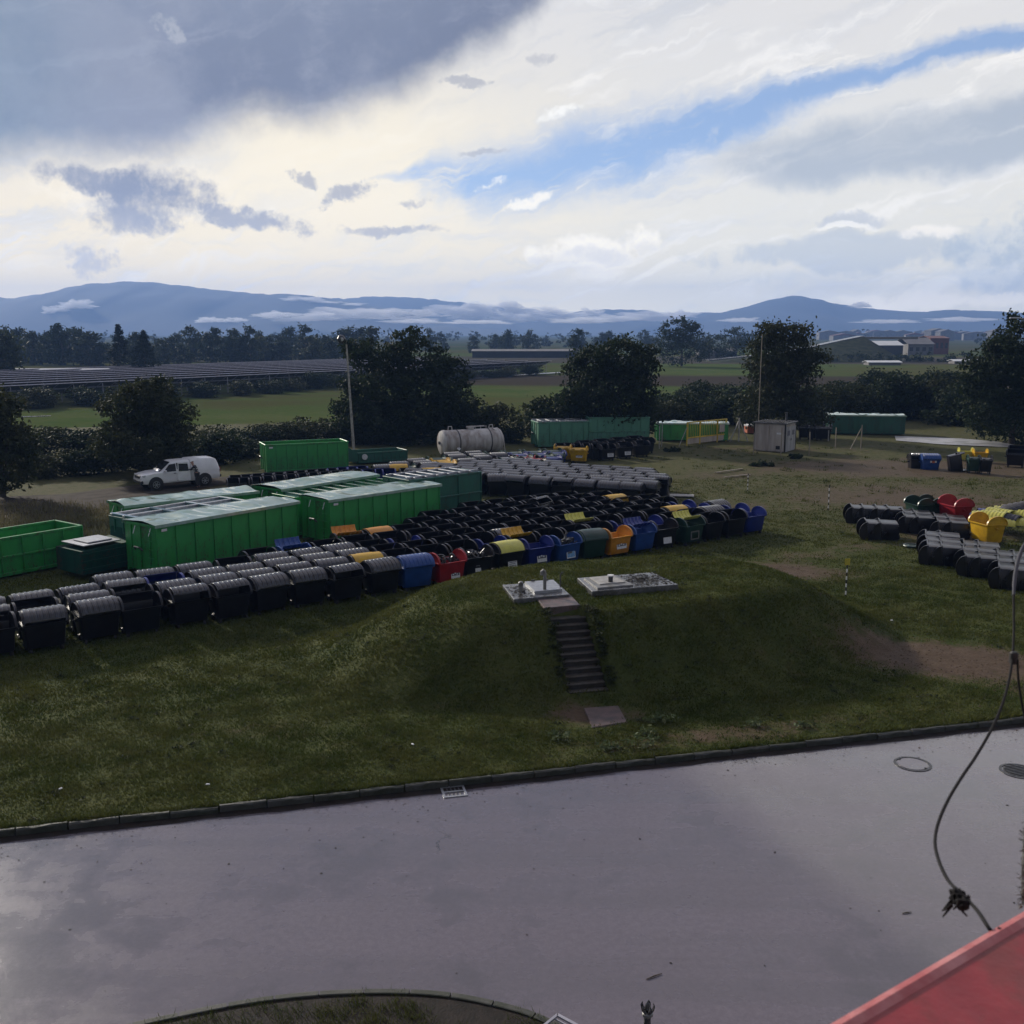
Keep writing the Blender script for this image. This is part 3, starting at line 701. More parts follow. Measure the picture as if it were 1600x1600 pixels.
tree('large dark tree filling the right edge of the yard', 'tree', (1580, 694), [(1600, 528, 40, 30), (1560, 545, 24, 18), (1545, 580, 40, 26), (1600, 600, 60, 60), (1550, 640, 46, 40), (1525, 600, 22, 26), (1590, 660, 60, 34), (1650, 580, 60, 70)], 24000, .34, 'dark', .24, 14, clump=.66)
tree('bushy dark tree with twiggy outline behind the white pickup', 'tree', (228, 745), [(228, 610, 36, 22), (215, 640, 56, 34), (250, 650, 46, 40), (225, 690, 70, 40), (190, 690, 40, 34), (275, 690, 30, 36)], 20000, .26, 'olive', .16, 15, clump=.5)
tree('round leafy tree between the fields in front of the hills', 'tree', (1065, 572), [(1060, 510, 28, 12), (1075, 525, 26, 16), (1045, 530, 22, 16), (1065, 548, 40, 22)], 5200, .7, 'dark', .3, 16, clump=1.3)
tree('low round tree standing right of the leafy field tree', 'tree', (1150, 560), [(1150, 527, 22, 15), (1145, 543, 26, 14)], 2200, .8, 'dark', .3, 17, clump=1.4)
tree('wide low tree between the two round field trees', 'tree', (1108, 562), [(1105, 534, 26, 12), (1110, 548, 30, 12)], 2000, .8, 'dark', .3, 18, clump=1.4)
tree('thin bushy tree at the left edge above the track', 'tree', (5, 778), [(0, 665, 36, 26), (20, 690, 34, 24), (-20, 640, 40, 40), (10, 725, 40, 40)], 9000, .27, 'olive', .16, 19, clump=.5)
tree('tall round tree at the far left edge of the wood', 'tree', (8, 600), [(5, 540, 22, 18), (0, 565, 30, 22)], 2600, .8, 'far', .3, 20, clump=1.4)
tree('small slender tree standing above the far thicket', 'tree', (900, 566), [(902, 524, 8, 9), (896, 536, 9, 10), (904, 548, 11, 12)], 1300, .7, 'dark', .2, 21, clump=1.0)
# conifers
def conifer(label, x, ytop, ybase, wpx, seed):
    r = np.random.default_rng(seed); bx, by = P(x, ybase); s = by/F; H = (ybase-ytop)*s; Wd = wpx*s
    o = empty('conifer_tree', (bx, by, -.2), 0, label, 'tree'); V = []; T = []
    for k in range(46):
        t = (k+.5)/46; z = H*(.06+.92*t); L = Wd*.5*(1-t)**.8*(.8+.4*r.random())+.12
        for j in range(7):
            a = r.random()*6.283; n = 12
            q = r.random(n)**.7
            px_ = np.stack([np.cos(a)*L*q, np.sin(a)*L*q, z-L*.22*q+.12*L*q*q], -1)+r.normal(size=(n, 3))*.16
            ad = r.normal(size=(n, 3))*.35+np.array([math.cos(a), math.sin(a), -.25]); ad /= np.linalg.norm(ad, axis=1)[:, None]
            bd_ = np.cross(ad, r.normal(size=(n, 3))); bd_ /= np.linalg.norm(bd_, axis=1)[:, None]; sz = .55
            o_ = sum(len(v) for v in V)
            V.append(np.stack([px_-ad*sz*.5, px_+bd_*sz*.2, px_+ad*sz*.5, px_-bd_*sz*.2], 1).reshape(-1, 3)); T.append(np.arange(n*4).reshape(-1, 4)+o_)
    link('crown', np_mesh('crown', np.concatenate(V), np.concatenate(T), LM['conifer'], 4), o)
    b = MB(); b.tube([(0, 0, 0), (0, 0, H*.97)], [.22, .03], 7); b.obj('trunk', M['bark'], o)
conifer('taller pointed dark conifer left of its twin beyond the solar field', 190, 507, 592, 50, 31)
conifer('broader dark conifer right of the pointed one beyond the solar field', 228, 516, 594, 58, 32)
# the wood beyond the solar field: each tree its own thing
variants = []
for k in range(5):
    r = np.random.default_rng(50+k)
    ells = [(r.uniform(-1.2, 1.2), r.uniform(-1.2, 1.2), z, w_, w_, hh) for z, w_, hh in ((2.2, 3.6, 2.2), (5, 3.4, 2.4), (7.5, 2.6+.5*r.random(), 2.2), (9.4, 1.6, 1.4))]
    V, T = leaf_soup(r, ells, 1500, .85, 1.1, 22)
    variants.append((np_mesh('crown', V, T, LM['far' if k % 3 else 'dark'], 4), trunk_mesh(r, 9, .22, ells)))
rt = random.Random(8)
wood = []
for i in range(60):
    x = -70+i*11+rt.uniform(-5, 5); D = rt.uniform(320, 400); wood.append((x, D, rt.uniform(.85, 1.12)))
for i in range(16): wood.append((rt.uniform(640, 1010), rt.uniform(480, 640), rt.uniform(.7, 1.0)))
def wood_tree(x, D, sc, label, group):
    p = PD(x, 560, D); k = rt.randrange(5)
    o = empty('wood_tree', (p.x, D, -.2), rt.uniform(0, 6.28), label, 'tree', group); sc *= .78 if 150 < x < 290 else 1; o.scale = (sc*rt.uniform(.85, 1.25), sc, sc*rt.uniform(.8, 1.2))
    link('crown', variants[k][0], o); link('trunk', variants[k][1], o)
cnt = {}
for x, D, sc in sorted(wood):
    near = ('left of the utility pole' if x < 172 else 'behind the two conifers' if x < 255 else 'right of the conifers' if x < 400 else 'left of the lamp post' if x < 545 else 'behind the ragged tree' if x < 625 else 'behind the pale flat building')
    k_ = cnt[near] = cnt.get(near, 0)+1
    wood_tree(x, D, sc, ('%s leafy tree from left in the far wood, %s' if x < 625 else '%s hazy tree from left in the thicket, %s') % (ORD[k_-1], near), 'trees of the wood beyond the solar field' if x < 625 else 'trees of the hazy thicket beyond the solar rows')
# broad-leaved weeds in the turf
r = np.random.default_rng(61); VV_ = []; TT_ = []; k_ = 0
for _ in range(900):
    p = UV(r.uniform(-13, 19), r.uniform(.1, 13)**1.0); x, y = p.x, p.y
    if dirt_at(np.array([x]), np.array([y]))[0] > .55 or math.sin(x*1.1+math.sin(y*.9))*math.sin(y*1.3) < .05 or (abs(x-1.85) < .8 and 26.8 < y < 33): continue
    s = r.uniform(.5, 1.3); v, t = leaf_soup(r, [(0, 0, .02, .13*s, .13*s, .03)], 16, .065*s, .05, 8); VV_.append(v+np.array([x, y, hz1(x, y)])); TT_.append(t+k_); k_ += len(v)
for k in range(150):                                    # growth creeping over the stair sides
    t_ = r.random(); sd_ = (-1, 1)[k % 2]; q_ = sd_*(.60+abs(r.normal())*.10-.05); a_ = math.atan2(ST_T[1]-ST_B[1], ST_T[0]-ST_B[0])
    x = ST_B[0]+(ST_T[0]-ST_B[0])*t_+math.sin(a_)*q_; y = ST_B[1]+(ST_T[1]-ST_B[1])*t_-math.cos(a_)*q_; s = r.uniform(.7, 1.5)
    v, t = leaf_soup(r, [(0, 0, .03, .12*s, .12*s, .06)], 24, .075*s, .06, 8); VV_.append(v+np.array([x, y, max(hz1(x, y), t_*1.68+.04)])); TT_.append(t+k_); k_ += len(v)
tag(link('turf_weeds', np_mesh('turf_weeds', np.concatenate(VV_), np.concatenate(TT_), LM['olive'], 4)), 'low broad-leaved weeds scattered in the turf', kind='stuff')
# grit and fallen leaves on the road, thickest along the kerb
r = np.random.default_rng(81); Vg = []
for k in range(900):
    p = UV(r.uniform(-13, 17), -.17-min(r.exponential(.35 if k % 3 else 3.5), 11)); a = r.random()*6.283; l = r.uniform(.008, .028)*(1.4 if k % 9 == 0 else 1); q = l*r.uniform(.3, .8); ca, sa_ = math.cos(a), math.sin(a); z = ROADZ+.006
    Vg += [(p.x-ca*l, p.y-sa_*l, z), (p.x+sa_*q, p.y-ca*q, z+.004), (p.x+ca*l, p.y+sa_*l, z+.002), (p.x-sa_*q, p.y+ca*q, z)]
tag(link('road_grit', np_mesh('road_grit', Vg, np.arange(len(Vg)).reshape(-1, 4), M['soil'], 4)), 'grit and fallen leaves on the wet road', kind='stuff')
# clods on the bare earth, rough tufts on the yard beyond
r = np.random.default_rng(71); Vc = []; Tc = []
for x0, y0, a, b_, tt, k, n in ((13.5, 30.5, 3.6, 2.4, -.4, 1, 520), (16.2, 27.6, 3.0, 2.0, .2, 1, 420), (10.2, 42.5, 4.6, 2.2, -.1, 1, 200), (24, 62, 12, 12, .3, 1, 300)):
    for _ in range(n):
        p, q = r.normal()*a*.7, r.normal()*b_*.7; x = x0+p*math.cos(tt)-q*math.sin(tt); y = y0+p*math.sin(tt)+q*math.cos(tt); s = r.uniform(.012, .045)*(1.6 if y > 40 else 1); z = hz1(x, y); o_ = len(Vc)
        j = lambda: r.uniform(.6, 1.3)
        Vc += [(x+s*j(), y, z), (x, y+s*j(), z), (x-s*j(), y, z), (x, y-s*j(), z), (x+s*.3*r.normal(), y, z+s*j()*.8)]; Tc += [(o_, o_+1, o_+4), (o_+1, o_+2, o_+4), (o_+2, o_+3, o_+4), (o_+3, o_, o_+4)]
tag(link('soil_clods', np_mesh('soil_clods', Vc, Tc, mat('soil_clod', (.085, .056, .040), .8, (.05, .034, .025), 3, spec=.1))), 'loose soil clods on the bare earth patches', kind='stuff')
Vt = []
for _ in range(1300):
    p = UV(r.uniform(-6, 52), r.uniform(20, 62)); 
    if -4 < p.x < 14 and 36 < p.y < 64 and p.x < 6+(p.y-36)*.25: continue
    if math.sin(p.x*.6+math.sin(p.y*.4))*math.sin(p.y*.5) < -.2: continue
    s = r.uniform(.6, 1.6)
    for _ in range(16):
        a = r.random()*6.283; x = p.x+r.normal()*.13*s; y = p.y+r.normal()*.10*s; h_ = r.uniform(.05, .16)*s; w_ = .022*s
        Vt += [(x-w_*math.cos(a), y-w_*math.sin(a), .0), (x+w_*math.cos(a), y+w_*math.sin(a), .0), (x+r.normal()*.07, y+r.normal()*.07, h_+.03)]
TUFTS = (np.array(Vt), np.arange(len(Vt)).reshape(-1, 3))
# sparse grass in the bed at the bottom
r = np.random.default_rng(41); V = []; k_ = 0
for (x0, y0) in [(r.uniform(-6, 1.5), r.uniform(11.6, 14.3)) for _ in range(800)]:
    near = min((Vector((x0, y0, 0))-p).length for p in fine_arc); inside = any(abs(p.x-x0) < .12 and p.y > y0+.1 for p in fine_arc)
    if not inside or math.sin(x0*2.3)+math.sin(y0*3.1+x0) < -.9: continue
    for _ in range(26):
        a = r.random()*6.283; x = x0+r.normal()*.09; y = y0+r.normal()*.09; h_ = r.uniform(.03, .11)
        V += [(x-.006*math.cos(a), y-.006*math.sin(a), -.04), (x+.006*math.cos(a), y+.006*math.sin(a), -.04), (x+r.normal()*.04, y+r.normal()*.04, h_-.03)]
BEDGRASS = (np.array(V), np.arange(len(V)).reshape(-1, 3))
# far woods as one mass
r = np.random.default_rng(77); V = []; T = []; nn = 0
for i in range(420):
    x = r.uniform(-500, 2100); D = r.choice([r.uniform(700, 1200), r.uniform(1200, 2600)]); p = PD(x, 540, D); s = r.uniform(.7, 1.3)*(1 if D < 1200 else 1.5)
    if 1270 < x < 1520 and D < 1300: continue
    v, t = leaf_soup(r, [(0, 0, 3.2*s, 6*s, 5*s, 3.0*s), (r.uniform(-3, 3), 0, 6*s, 3*s, 3*s, 3.0*s)], 90, 2.6, 1.6, 15)
    V.append(v+np.array([p.x, D, -.3])); T.append(t+nn); nn += len(v)
tag(link('far_wood', np_mesh('far_wood', np.concatenate(V), np.concatenate(T), LM['far'], 4)), 'far woods across the hazy plain', kind='stuff')
# hedge and shrubs round the yard
shr = []
for k in range(5):
    r = np.random.default_rng(90+k)
    ells = [(r.uniform(-1.3, 1.3), r.uniform(-.5, .5), r.uniform(.7, 1.6), r.uniform(1.0, 1.7), 1.2, r.uniform(.8, 1.3)) for _ in range(5)]
    V, T = leaf_soup(r, ells, 4200, .22, .42, 24)
    shr.append((np_mesh('foliage', V, T, LM['olive' if k in (1, 3) else 'dark'], 4), trunk_mesh(r, 1.8, .06, ells, 9)))
rs = random.Random(3)
HEDGE = [(-30, 742, 1.0), (30, 742, 1.05), (85, 744, 1.0), (130, 742, 1.05), (175, 738, .95), (245, 730, 1.0), (300, 726, 1.0), (345, 724, 1.1), (378, 716, 1.15), (60, 716, 1.3), (140, 714, 1.3), (330, 706, 1.2), (390, 700, 1.0), (430, 694, 1.2), (480, 690, 1.2), (520, 690, 1.3),
         (585, 694, 1.3), (650, 692, 1.4), (715, 690, 1.5), (760, 690, 1.45), (795, 692, .8), (840, 682, 1.4), (880, 678, 1.4), (1030, 672, 1.4), (1062, 668, 1.5), (1100, 664, 1.5), (1140, 660, 1.7), (1180, 664, 1.7), (1270, 662, 1.7), (1310, 660, 1.8), (1350, 656, 1.9), (1395, 655, 2.0), (1440, 655, 2.0), (1482, 656, 2.0), (1520, 664, 1.8), (1560, 672, 1.5), (1090, 640, 1.6), (1050, 646, 1.6), (1150, 634, 1.7), (1300, 632, 1.8), (1370, 630, 1.9), (1420, 628, 1.9), (1470, 634, 1.8)]
def hedge_label(x, y):
    if x < 200: return 'dark hedge shrub above the dirt track, left of the white pickup', 'hedge shrubs left of the pickup'
    if x < 400: return 'dark hedge shrub right behind the white pickup', 'hedge shrubs behind the pickup'
    if x < 560: return 'leafy shrub behind the far open green container', 'shrubs behind the far open container'
    if x < 820: return 'leafy shrub under the tall tree by the grey tank', 'shrubs behind the grey tank'
    if x < 1000: return 'dark shrub behind the pale green containers', 'shrubs behind the pale green containers'
    if x < 1260: return 'hedge shrub behind the yellow gate and beige hut', 'hedge shrubs behind gate and hut'
    return 'dark hedge shrub behind the closed green container at right', 'hedge shrubs behind the right container'
hc = {}
for x, y, s in sorted(HEDGE):
    X, Y = P(x, y); k = rs.randrange(5); lb, gp = hedge_label(x, y); hc[gp] = hc.get(gp, 0)+1; lb = lb+', '+ORD[hc[gp]-1]+' from left'
    o = empty('hedge_shrub', (X, Y, -.05), rs.uniform(0, 6.28), lb, 'shrub', gp); o.scale = (s*rs.uniform(.95, 1.3), s*rs.uniform(.9, 1.2), s*rs.uniform(.8, 1.15)*(.74 if x < 560 else .92))
    link('foliage', shr[k][0], o); link('stem', shr[k][1], o)
# dry tall grass beside the dirt track
r = np.random.default_rng(14); n = 5200
tx = r.uniform(-70, 215, n); ty = r.uniform(790, 840, n)+(tx > 120)*r.uniform(0, 12, n)-tx*.02
keep = [i for i in range(n)]
XY = np.array([P(a, c) for a, c in zip(tx, ty)])
a = r.random(n)*6.283; hh = r.uniform(.15, .5, n); wv = .03
dxy = np.stack([np.cos(a), np.sin(a)], -1)
z0 = hz(XY[:, 0], XY[:, 1])
V = np.zeros((n, 3, 3)); V[:, 0, :2] = XY-dxy*wv; V[:, 1, :2] = XY+dxy*wv; V[:, 2, :2] = XY+r.normal(size=(n, 2))*.14; V[:, :2, 2] = (z0-.02)[:, None]; V[:, 2, 2] = z0+hh
tag(link('tall_grass', np_mesh('tall_grass', V.reshape(-1, 3), np.arange(n*3).reshape(-1, 3), LM['dry'])), 'tall pale grass between dirt track and containers', kind='stuff')
# lawn grass blades, thick near the road, thinner beyond
def bladematerial():
    m_ = bpy.data.materials.new('grass_blades'); m_.use_nodes = True; t = NT(m_.node_tree); b = t.n['Principled BSDF']
    tc_ = t.node('ShaderNodeTexCoord'); ob = tc_.outputs['Object']
    n1 = t.noise(ob, .30, 5, .6); n2 = t.noise(ob, 2.6, 4, .6)
    c = t.mix(t.step(n1*.6+n2*.4, .38, .62), (.056, .076, .019), (.098, .105, .031)); c = t.mix(t.step(n2, .55, .75)*.5, c, (.115, .105, .05))
    t.put(b.inputs['Base Color'], c); b.inputs['Roughness'].default_value = .85; b.inputs['Specular IOR Level'].default_value = .06
    tn = t.node('ShaderNodeBsdfTranslucent'); t.put(tn.inputs[0], c); ms = t.node('ShaderNodeMixShader'); ms.inputs[0].default_value = .22
    t.l.new(b.outputs[0], ms.inputs[1]); t.l.new(tn.outputs[0], ms.inputs[2]); t.l.new(ms.outputs[0], t.n['Material Output'].inputs[0])
    return m_
tag(link('rough_tufts', np_mesh('rough_tufts', *TUFTS, bladematerial())), 'rough grass tufts over the yard beyond the mound', kind='stuff')
tag(link('bed_grass', np_mesh('bed_grass', *BEDGRASS, bladematerial())), 'sparse grass in the planting bed at the bottom', kind='stuff')
r = np.random.default_rng(4)
def scatter(u0, u1, v0, v1, n):
    u_ = r.uniform(u0, u1, n); v_ = r.uniform(v0, v1, n)
    return KO.x+EU.x*u_+EV.x*v_, KO.y+EU.y*u_+EV.y*v_
XX = []; YY = []; HH = []; WW = []
for (a0, a1, b0, b1, n, h_, w_) in ((-14, 21, .0, 6, 240000, .05, .017), (-17, 27, 6, 16, 300000, .055, .022), (-20, 42, 16, 30, 190000, .055, .026), (-24, 50, 30, 44, 90000, .05, .03), (-14, 19, .02, .16, 9000, .10, .012)):
    x, y = scatter(a0, a1, b0, b1, n); XX.append(x); YY.append(y); HH.append(np.full(n, h_)); WW.append(np.full(n, w_))
XX = np.concatenate(XX); YY = np.concatenate(YY); HH = np.concatenate(HH); WW = np.concatenate(WW); n = len(XX)
clm = .5+.5*np.sin(XX*2.1+1.7*np.sin(YY*1.3))*np.sin(YY*2.6+1.1*np.sin(XX*1.9))
dm = dirt_at(XX, YY)+r.normal(size=n)*.12
keep = (dm < .42) & (r.random(n) < .45+.55*clm)
bx, by = ST_B; Ls = math.hypot(ST_T[0]-bx, ST_T[1]-by); sx_, sy_ = (ST_T[0]-bx)/Ls, (ST_T[1]-by)/Ls; keep &= ~((np.abs((XX-bx)*sy_-(YY-by)*sx_) < .60) & ((XX-bx)*sx_+(YY-by)*sy_ > 0) & ((XX-bx)*sx_+(YY-by)*sy_ < Ls+.1))
XX, YY, HH, WW = XX[keep], YY[keep], HH[keep], WW[keep]; n = len(XX)
Z0 = hz(XX, YY); HH = HH*(.5+r.random(n))*(.7+.6*clm[keep]); a = r.random(n)*6.283
V = np.zeros((n, 3, 3)); d = np.stack([np.cos(a), np.sin(a)], -1)*WW[:, None]; p = np.stack([XX, YY], -1)
V[:, 0, :2] = p-d; V[:, 1, :2] = p+d; V[:, 2, :2] = p+r.normal(size=(n, 2))*HH[:, None]*.7; V[:, :2, 2] = (Z0-.01)[:, None]; V[:, 2, 2] = Z0+HH
tag(link('grass', np_mesh('grass', V.reshape(-1, 3), np.arange(n*3).reshape(-1, 3), bladematerial())), 'short grass on the lawn and mound', kind='stuff')
# ------------------------------------------------------------------ mound slabs, pipes and stairs
L_ = math.hypot(ST_T[0]-ST_B[0], ST_T[1]-ST_B[1]); ex, ey = (ST_T[0]-ST_B[0])/L_, (ST_T[1]-ST_B[1])/L_
sa = math.atan2(-ex, ey)
st = empty('stairway', (ST_B[0], ST_B[1], 0), sa, 'narrow dark concrete stairway climbing the front of the mound', 'stairs')
NS = 11; rng = random.Random(2)
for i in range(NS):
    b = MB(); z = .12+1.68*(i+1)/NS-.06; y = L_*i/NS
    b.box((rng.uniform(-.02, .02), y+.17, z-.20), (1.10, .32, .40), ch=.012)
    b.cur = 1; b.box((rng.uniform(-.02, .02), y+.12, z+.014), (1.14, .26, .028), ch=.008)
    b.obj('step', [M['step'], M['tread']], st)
def slab(name, label, cat, corners, z0, z1, m_, ch=.015, parent=None):
    b = MB(); cs = [Vector((x, y, 0)) for x, y in corners]; c = sum(cs, Vector())/4
    rings = [[p+Vector((0, 0, z0)) for p in cs], [p+Vector((0, 0, z1-ch)) for p in cs], [p.lerp(c, ch*.8)+Vector((0, 0, z1)) for p in cs]]
    b.loft(rings); o = b.obj(name, m_, parent)
    if label: tag(o, label, cat)
    return o
zt = 2.110
c1 = [P(785, 914, zt), P(803, 937, zt), P(890, 929, zt), P(869, 909, zt)]
def qp(c, s, t):
    a = Vector(c[0]).lerp(Vector(c[3]), s); b_ = Vector(c[1]).lerp(Vector(c[2]), s); p = a.lerp(b_, t); return p.x, p.y
hs = empty('concrete_hatch', (0, 0, 0), 0, 'small square concrete slab with pipes and pale metal hatch on the mound', 'hatch')
slab('slab', None, None, c1, 1.7, 2.120, M['wetcon'], parent=hs)
slab('hatch_cover', None, None, [qp(c1, .40, .05), qp(c1, .42, .78), qp(c1, .92, .76), qp(c1, .94, .04)], 2.120, 2.205, M['steel'], parent=hs)
for s in (.55, .8):
    b = MB(); p = qp(c1, s, .06); b.box((p[0], p[1], 2.220), (.12, .05, .05)); b.obj('hinge', M['iron'], hs)
def pipe(name, base, pts, r, par, m_):
    b = MB(); b.tube([Vector((base[0], base[1], 0))+Vector(p) for p in pts], r, 10); b.obj(name, m_, par)
g = qp(c1, .62, .7)
pipe('gooseneck_pipe', g, [(0, 0, 2.160), (0, 0, 2.680), (-.01, .0, 2.760), (-.05, 0, 2.800), (-.09, 0, 2.760), (-.10, 0, 2.660)], .055, hs, M['concrete'])
g = qp(c1, .93, .6)
pipe('thin_vent_pipe', g, [(0, 0, 2.110), (0, 0, 2.560), (.03, 0, 2.640), (.08, 0, 2.650)], .022, hs, M['iron'])
g = qp(c1, .22, .55)
pipe('short_vent_pipe', g, [(0, 0, 2.060), (0, 0, 2.320), (.0, -.04, 2.400), (0, -.1, 2.380)], .075, hs, M['concrete'])
zt = 2.160
c2 = [P(902, 904, zt), P(925, 925, zt), P(1060, 914, zt), P(1020, 895, zt)]
h2 = empty('concrete_slab', (0, 0, 0), 0, 'long concrete slab with leaf litter and short vent pipe on the mound', 'slab')
slab('slab', None, None, c2, 1.7, 2.180, M['wetcon'], parent=h2)
slab('hatch_frame', None, None, [qp(c2, .06, .12), qp(c2, .08, .90), qp(c2, .50, .88), qp(c2, .47, .1)], 2.180, 2.230, M['concrete'], parent=h2)
slab('hatch_cover', None, None, [qp(c2, .12, .18), qp(c2, .14, .72), qp(c2, .45, .70), qp(c2, .42, .16)], 2.230, 2.260, M['fadedwhite'], parent=h2)
g = qp(c2, .29, .62)
pipe('vent_pipe', g, [(0, 0, 2.210), (0, 0, 2.440)], .075, h2, M['iron']); pipe('vent_cap', g, [(0, 0, 2.440), (0, 0, 2.480)], .105, h2, M['sticker'])
r = np.random.default_rng(6)
def litter(name, c, n, z, s0, s1, t0, t1, label, m_):
    V = []; T = []
    for i in range(n):
        s, t = np.clip(r.normal((s0+s1)/2, (s1-s0)/3.2), s0, s1), np.clip(r.normal((t0+t1)/2, (t1-t0)/3.2), t0, t1); x, y = qp(c, s, t); a = r.random()*6.28; l = r.uniform(.03, .09); q = r.uniform(.01, .03)
        ca, sa_ = math.cos(a), math.sin(a); zz = z+r.uniform(.004, .04)
        V += [(x-ca*l, y-sa_*l, zz), (x+sa_*q, y-ca*q, zz+.015), (x+ca*l, y+sa_*l, zz+r.uniform(-.003, .02)), (x-sa_*q, y+ca*q, zz)]; T.append((4*i, 4*i+1, 4*i+2, 4*i+3))
    tag(link(name, np_mesh(name, V, T, m_, 4)), label, kind='stuff')
litter('leaf_litter', c2, 520, 2.18, .44, .97, .1, .92, 'dark wet leaf litter on the long slab', M['soil'])
litter('leaf_litter', c1, 120, 2.12, .03, .38, .2, .95, 'leaf litter round the short pipe on the small slab', M['soil'])
LC = [P(838, 938, 1.97), P(850, 956, 1.93), P(906, 951, 1.93), P(889, 931, 1.97)]; LZ0 = max(hz1(*q) for q in LC)+.05
slab('landing_slab', 'reddish concrete landing at the head of the stairs', 'slab', LC, 1.7, LZ0, M['redcon'])
slab('foot_slab', 'worn reddish slab in the lawn at the foot of the stairs', 'slab', [P(912, 1110), P(925, 1141), P(980, 1132), P(966, 1106)], -.1, .075, M['redcon'], .03)
for i, (x, y, s, lb) in enumerate(((1003, 1166, 1.25, 'pale-leaved weed clump at the kerb below the stairs'), (1032, 1131, 1.2, 'pale-leaved weed right of the slab at the stair foot'), (1010, 1150, .9, 'small weed between stair-foot slab and kerb'), (878, 1157, .9, 'small pale weed left of the stair-foot slab'), (1176, 1134, .7, 'lone small weed in the lawn right of the stairs'), (955, 1172, 1.0, 'low leafy weed on the kerb under the slab'), (1252, 1136, .6, 'tiny weed at the right on the lawn edge'))):
    r_ = np.random.default_rng(200+i); X, Y = P(x, y)
    V, T = leaf_soup(r_, [(0, 0, .10*s, .32*s, .2*s, .10*s)], int(110*s), .10, .10, 11)
    o = empty('weed', (X, Y, hz1(X, Y)), 0, lb, 'plant'); link('foliage', np_mesh('foliage', V, T, LM['weed'], 4), o)
for i, (x, y) in enumerate(((325, 1230), (95, 1237), (645, 1168), (1393, 975))):
    X, Y = P(x, y); b = MB(); b.box((0, 0, .02), (.09, .05, .03), RZ(i*1.1), ch=.012)
    tag(b.obj('litter', M['sticker'], loc=(X, Y, hz1(X, Y)+.03)), ['white scrap of litter on the lawn near the kerb, left', 'tiny white scrap near the left kerb', 'white scrap on the lawn above the drain grate', 'white scrap on the bare earth right of the mound'][i], 'litter')

# ------------------------------------------------------------------ road ironwork
X, Y = P(709, 1238, ROADZ)
gr = empty('drain_grate', (X, Y+.02, ROADZ), KA*.9, 'square slotted iron drain grate beside the kerb', 'drain grate')
b = MB()
for s in (-1, 1): b.box((0, s*.24, .004), (.54, .06, .03)); b.box((s*.245, 0, .004), (.05, .42, .03))
b.box((0, 0, .004), (.44, .05, .03)); b.obj('frame', M['steel'], gr)
b = MB(); b.box((0, 0, -.012), (.46, .44, .02)); b.obj('pit', M['blackpaint'], gr)
for s in (-1, 1):
    for k in range(4):
        b = MB(); b.box((-.132+.088*k, s*.118, .006), (.028, .18, .024)); b.obj('bar', M['iron'], gr)
def manhole(x, y, lb, ribs):
    X, Y = P(x, y, ROADZ); o = empty('manhole_cover', (X, Y, ROADZ), .3, lb, 'manhole cover')
    b = MB(); n = 28
    b.loft([[(math.cos(a)*q, math.sin(a)*q, z) for a in [6.2832*k/n for k in range(n)]] for q, z in ((.43, -.02), (.43, .012), (.37, .014), (.365, -.01))], (True, False)); b.obj('ring', M['iron'], o)
    b = MB(); b.loft([[(math.cos(a)*q, math.sin(a)*q, z) for a in [6.2832*k/n for k in range(n)]] for q, z in ((.345, -.02), (.345, .008), (.335, .012))]); b.obj('cover', M['iron'] if ribs else road_material(), o)
    if ribs:
        b = MB()
        for k in range(9):
            yy = -.28+.07*k; b.box((0, yy, .018), (2*math.sqrt(.31**2-yy*yy)+.02, .026, .014))
        b.obj('tread_rib', M['iron'], o)
    else:
        for a in (-1.2, 2.0): b = MB(); b.tube([(.33*math.cos(a), .33*math.sin(a), .0), (.33*math.cos(a), .33*math.sin(a), .018)], .035, 8); b.obj('lifting_hole', M['blackpaint'], o)
manhole(1426, 1194, 'round plain manhole cover in the wet road', False)
manhole(1592, 1205, 'ribbed iron manhole cover at the right edge of the road', True)

# ------------------------------------------------------------------ wheeled bins
def bin_body():
    b = MB()
    def q(hx, hy, z, r=.07, cy=0): return rrect(hx, hy, r, z, 0, cy)
    b.loft([q(.54, .34, .20, .05), q(.56, .37, .24), q(.615, .455, .93), q(.67, .51, .935, .08), q(.685, .525, .955, .08), q(.685, .525, 1.0, .08), q(.63, .465, 1.0, .06), q(.545, .36, .30, .05)], (True, True))
    for s in (-1, 1):
        b.box((s*.66, 0, .80), (.10, .10, .10)); b.tube([(s*.62, 0, .80), (s*.78, 0, .80)], .025, 6)
        for yy in (-.3, .3): b.box((s*.5, yy*.6, .22), (.16, .16, .06))
    n = 11
    for s in (-1, 1):                                     # arched end plates with a flange
        o_ = []; 
        for k in range(n+1):
            a = math.pi*k/n; c_, s_ = math.cos(a), math.sin(a)
            o_.append((.515*c_, 1.0+.375*s_))
        x0, x1 = s*.615, s*.645
        i0 = [(x0, y, z) for y, z in o_]; i1 = [(x1, y, z) for y, z in o_]
        b.add(i0+i1, [tuple(range(n+1)), tuple(range(2*n+1, n, -1))])
        f0, f1 = s*.595, s*.675
        b.loft([[(f0, y, z) for y, z in o_]+[(f0, y*.93, 1+(z-1)*.90) for y, z in reversed(o_)], [(f1, y, z) for y, z in o_]+[(f1, y*.93, 1+(z-1)*.90) for y, z in reversed(o_)]])
    return b
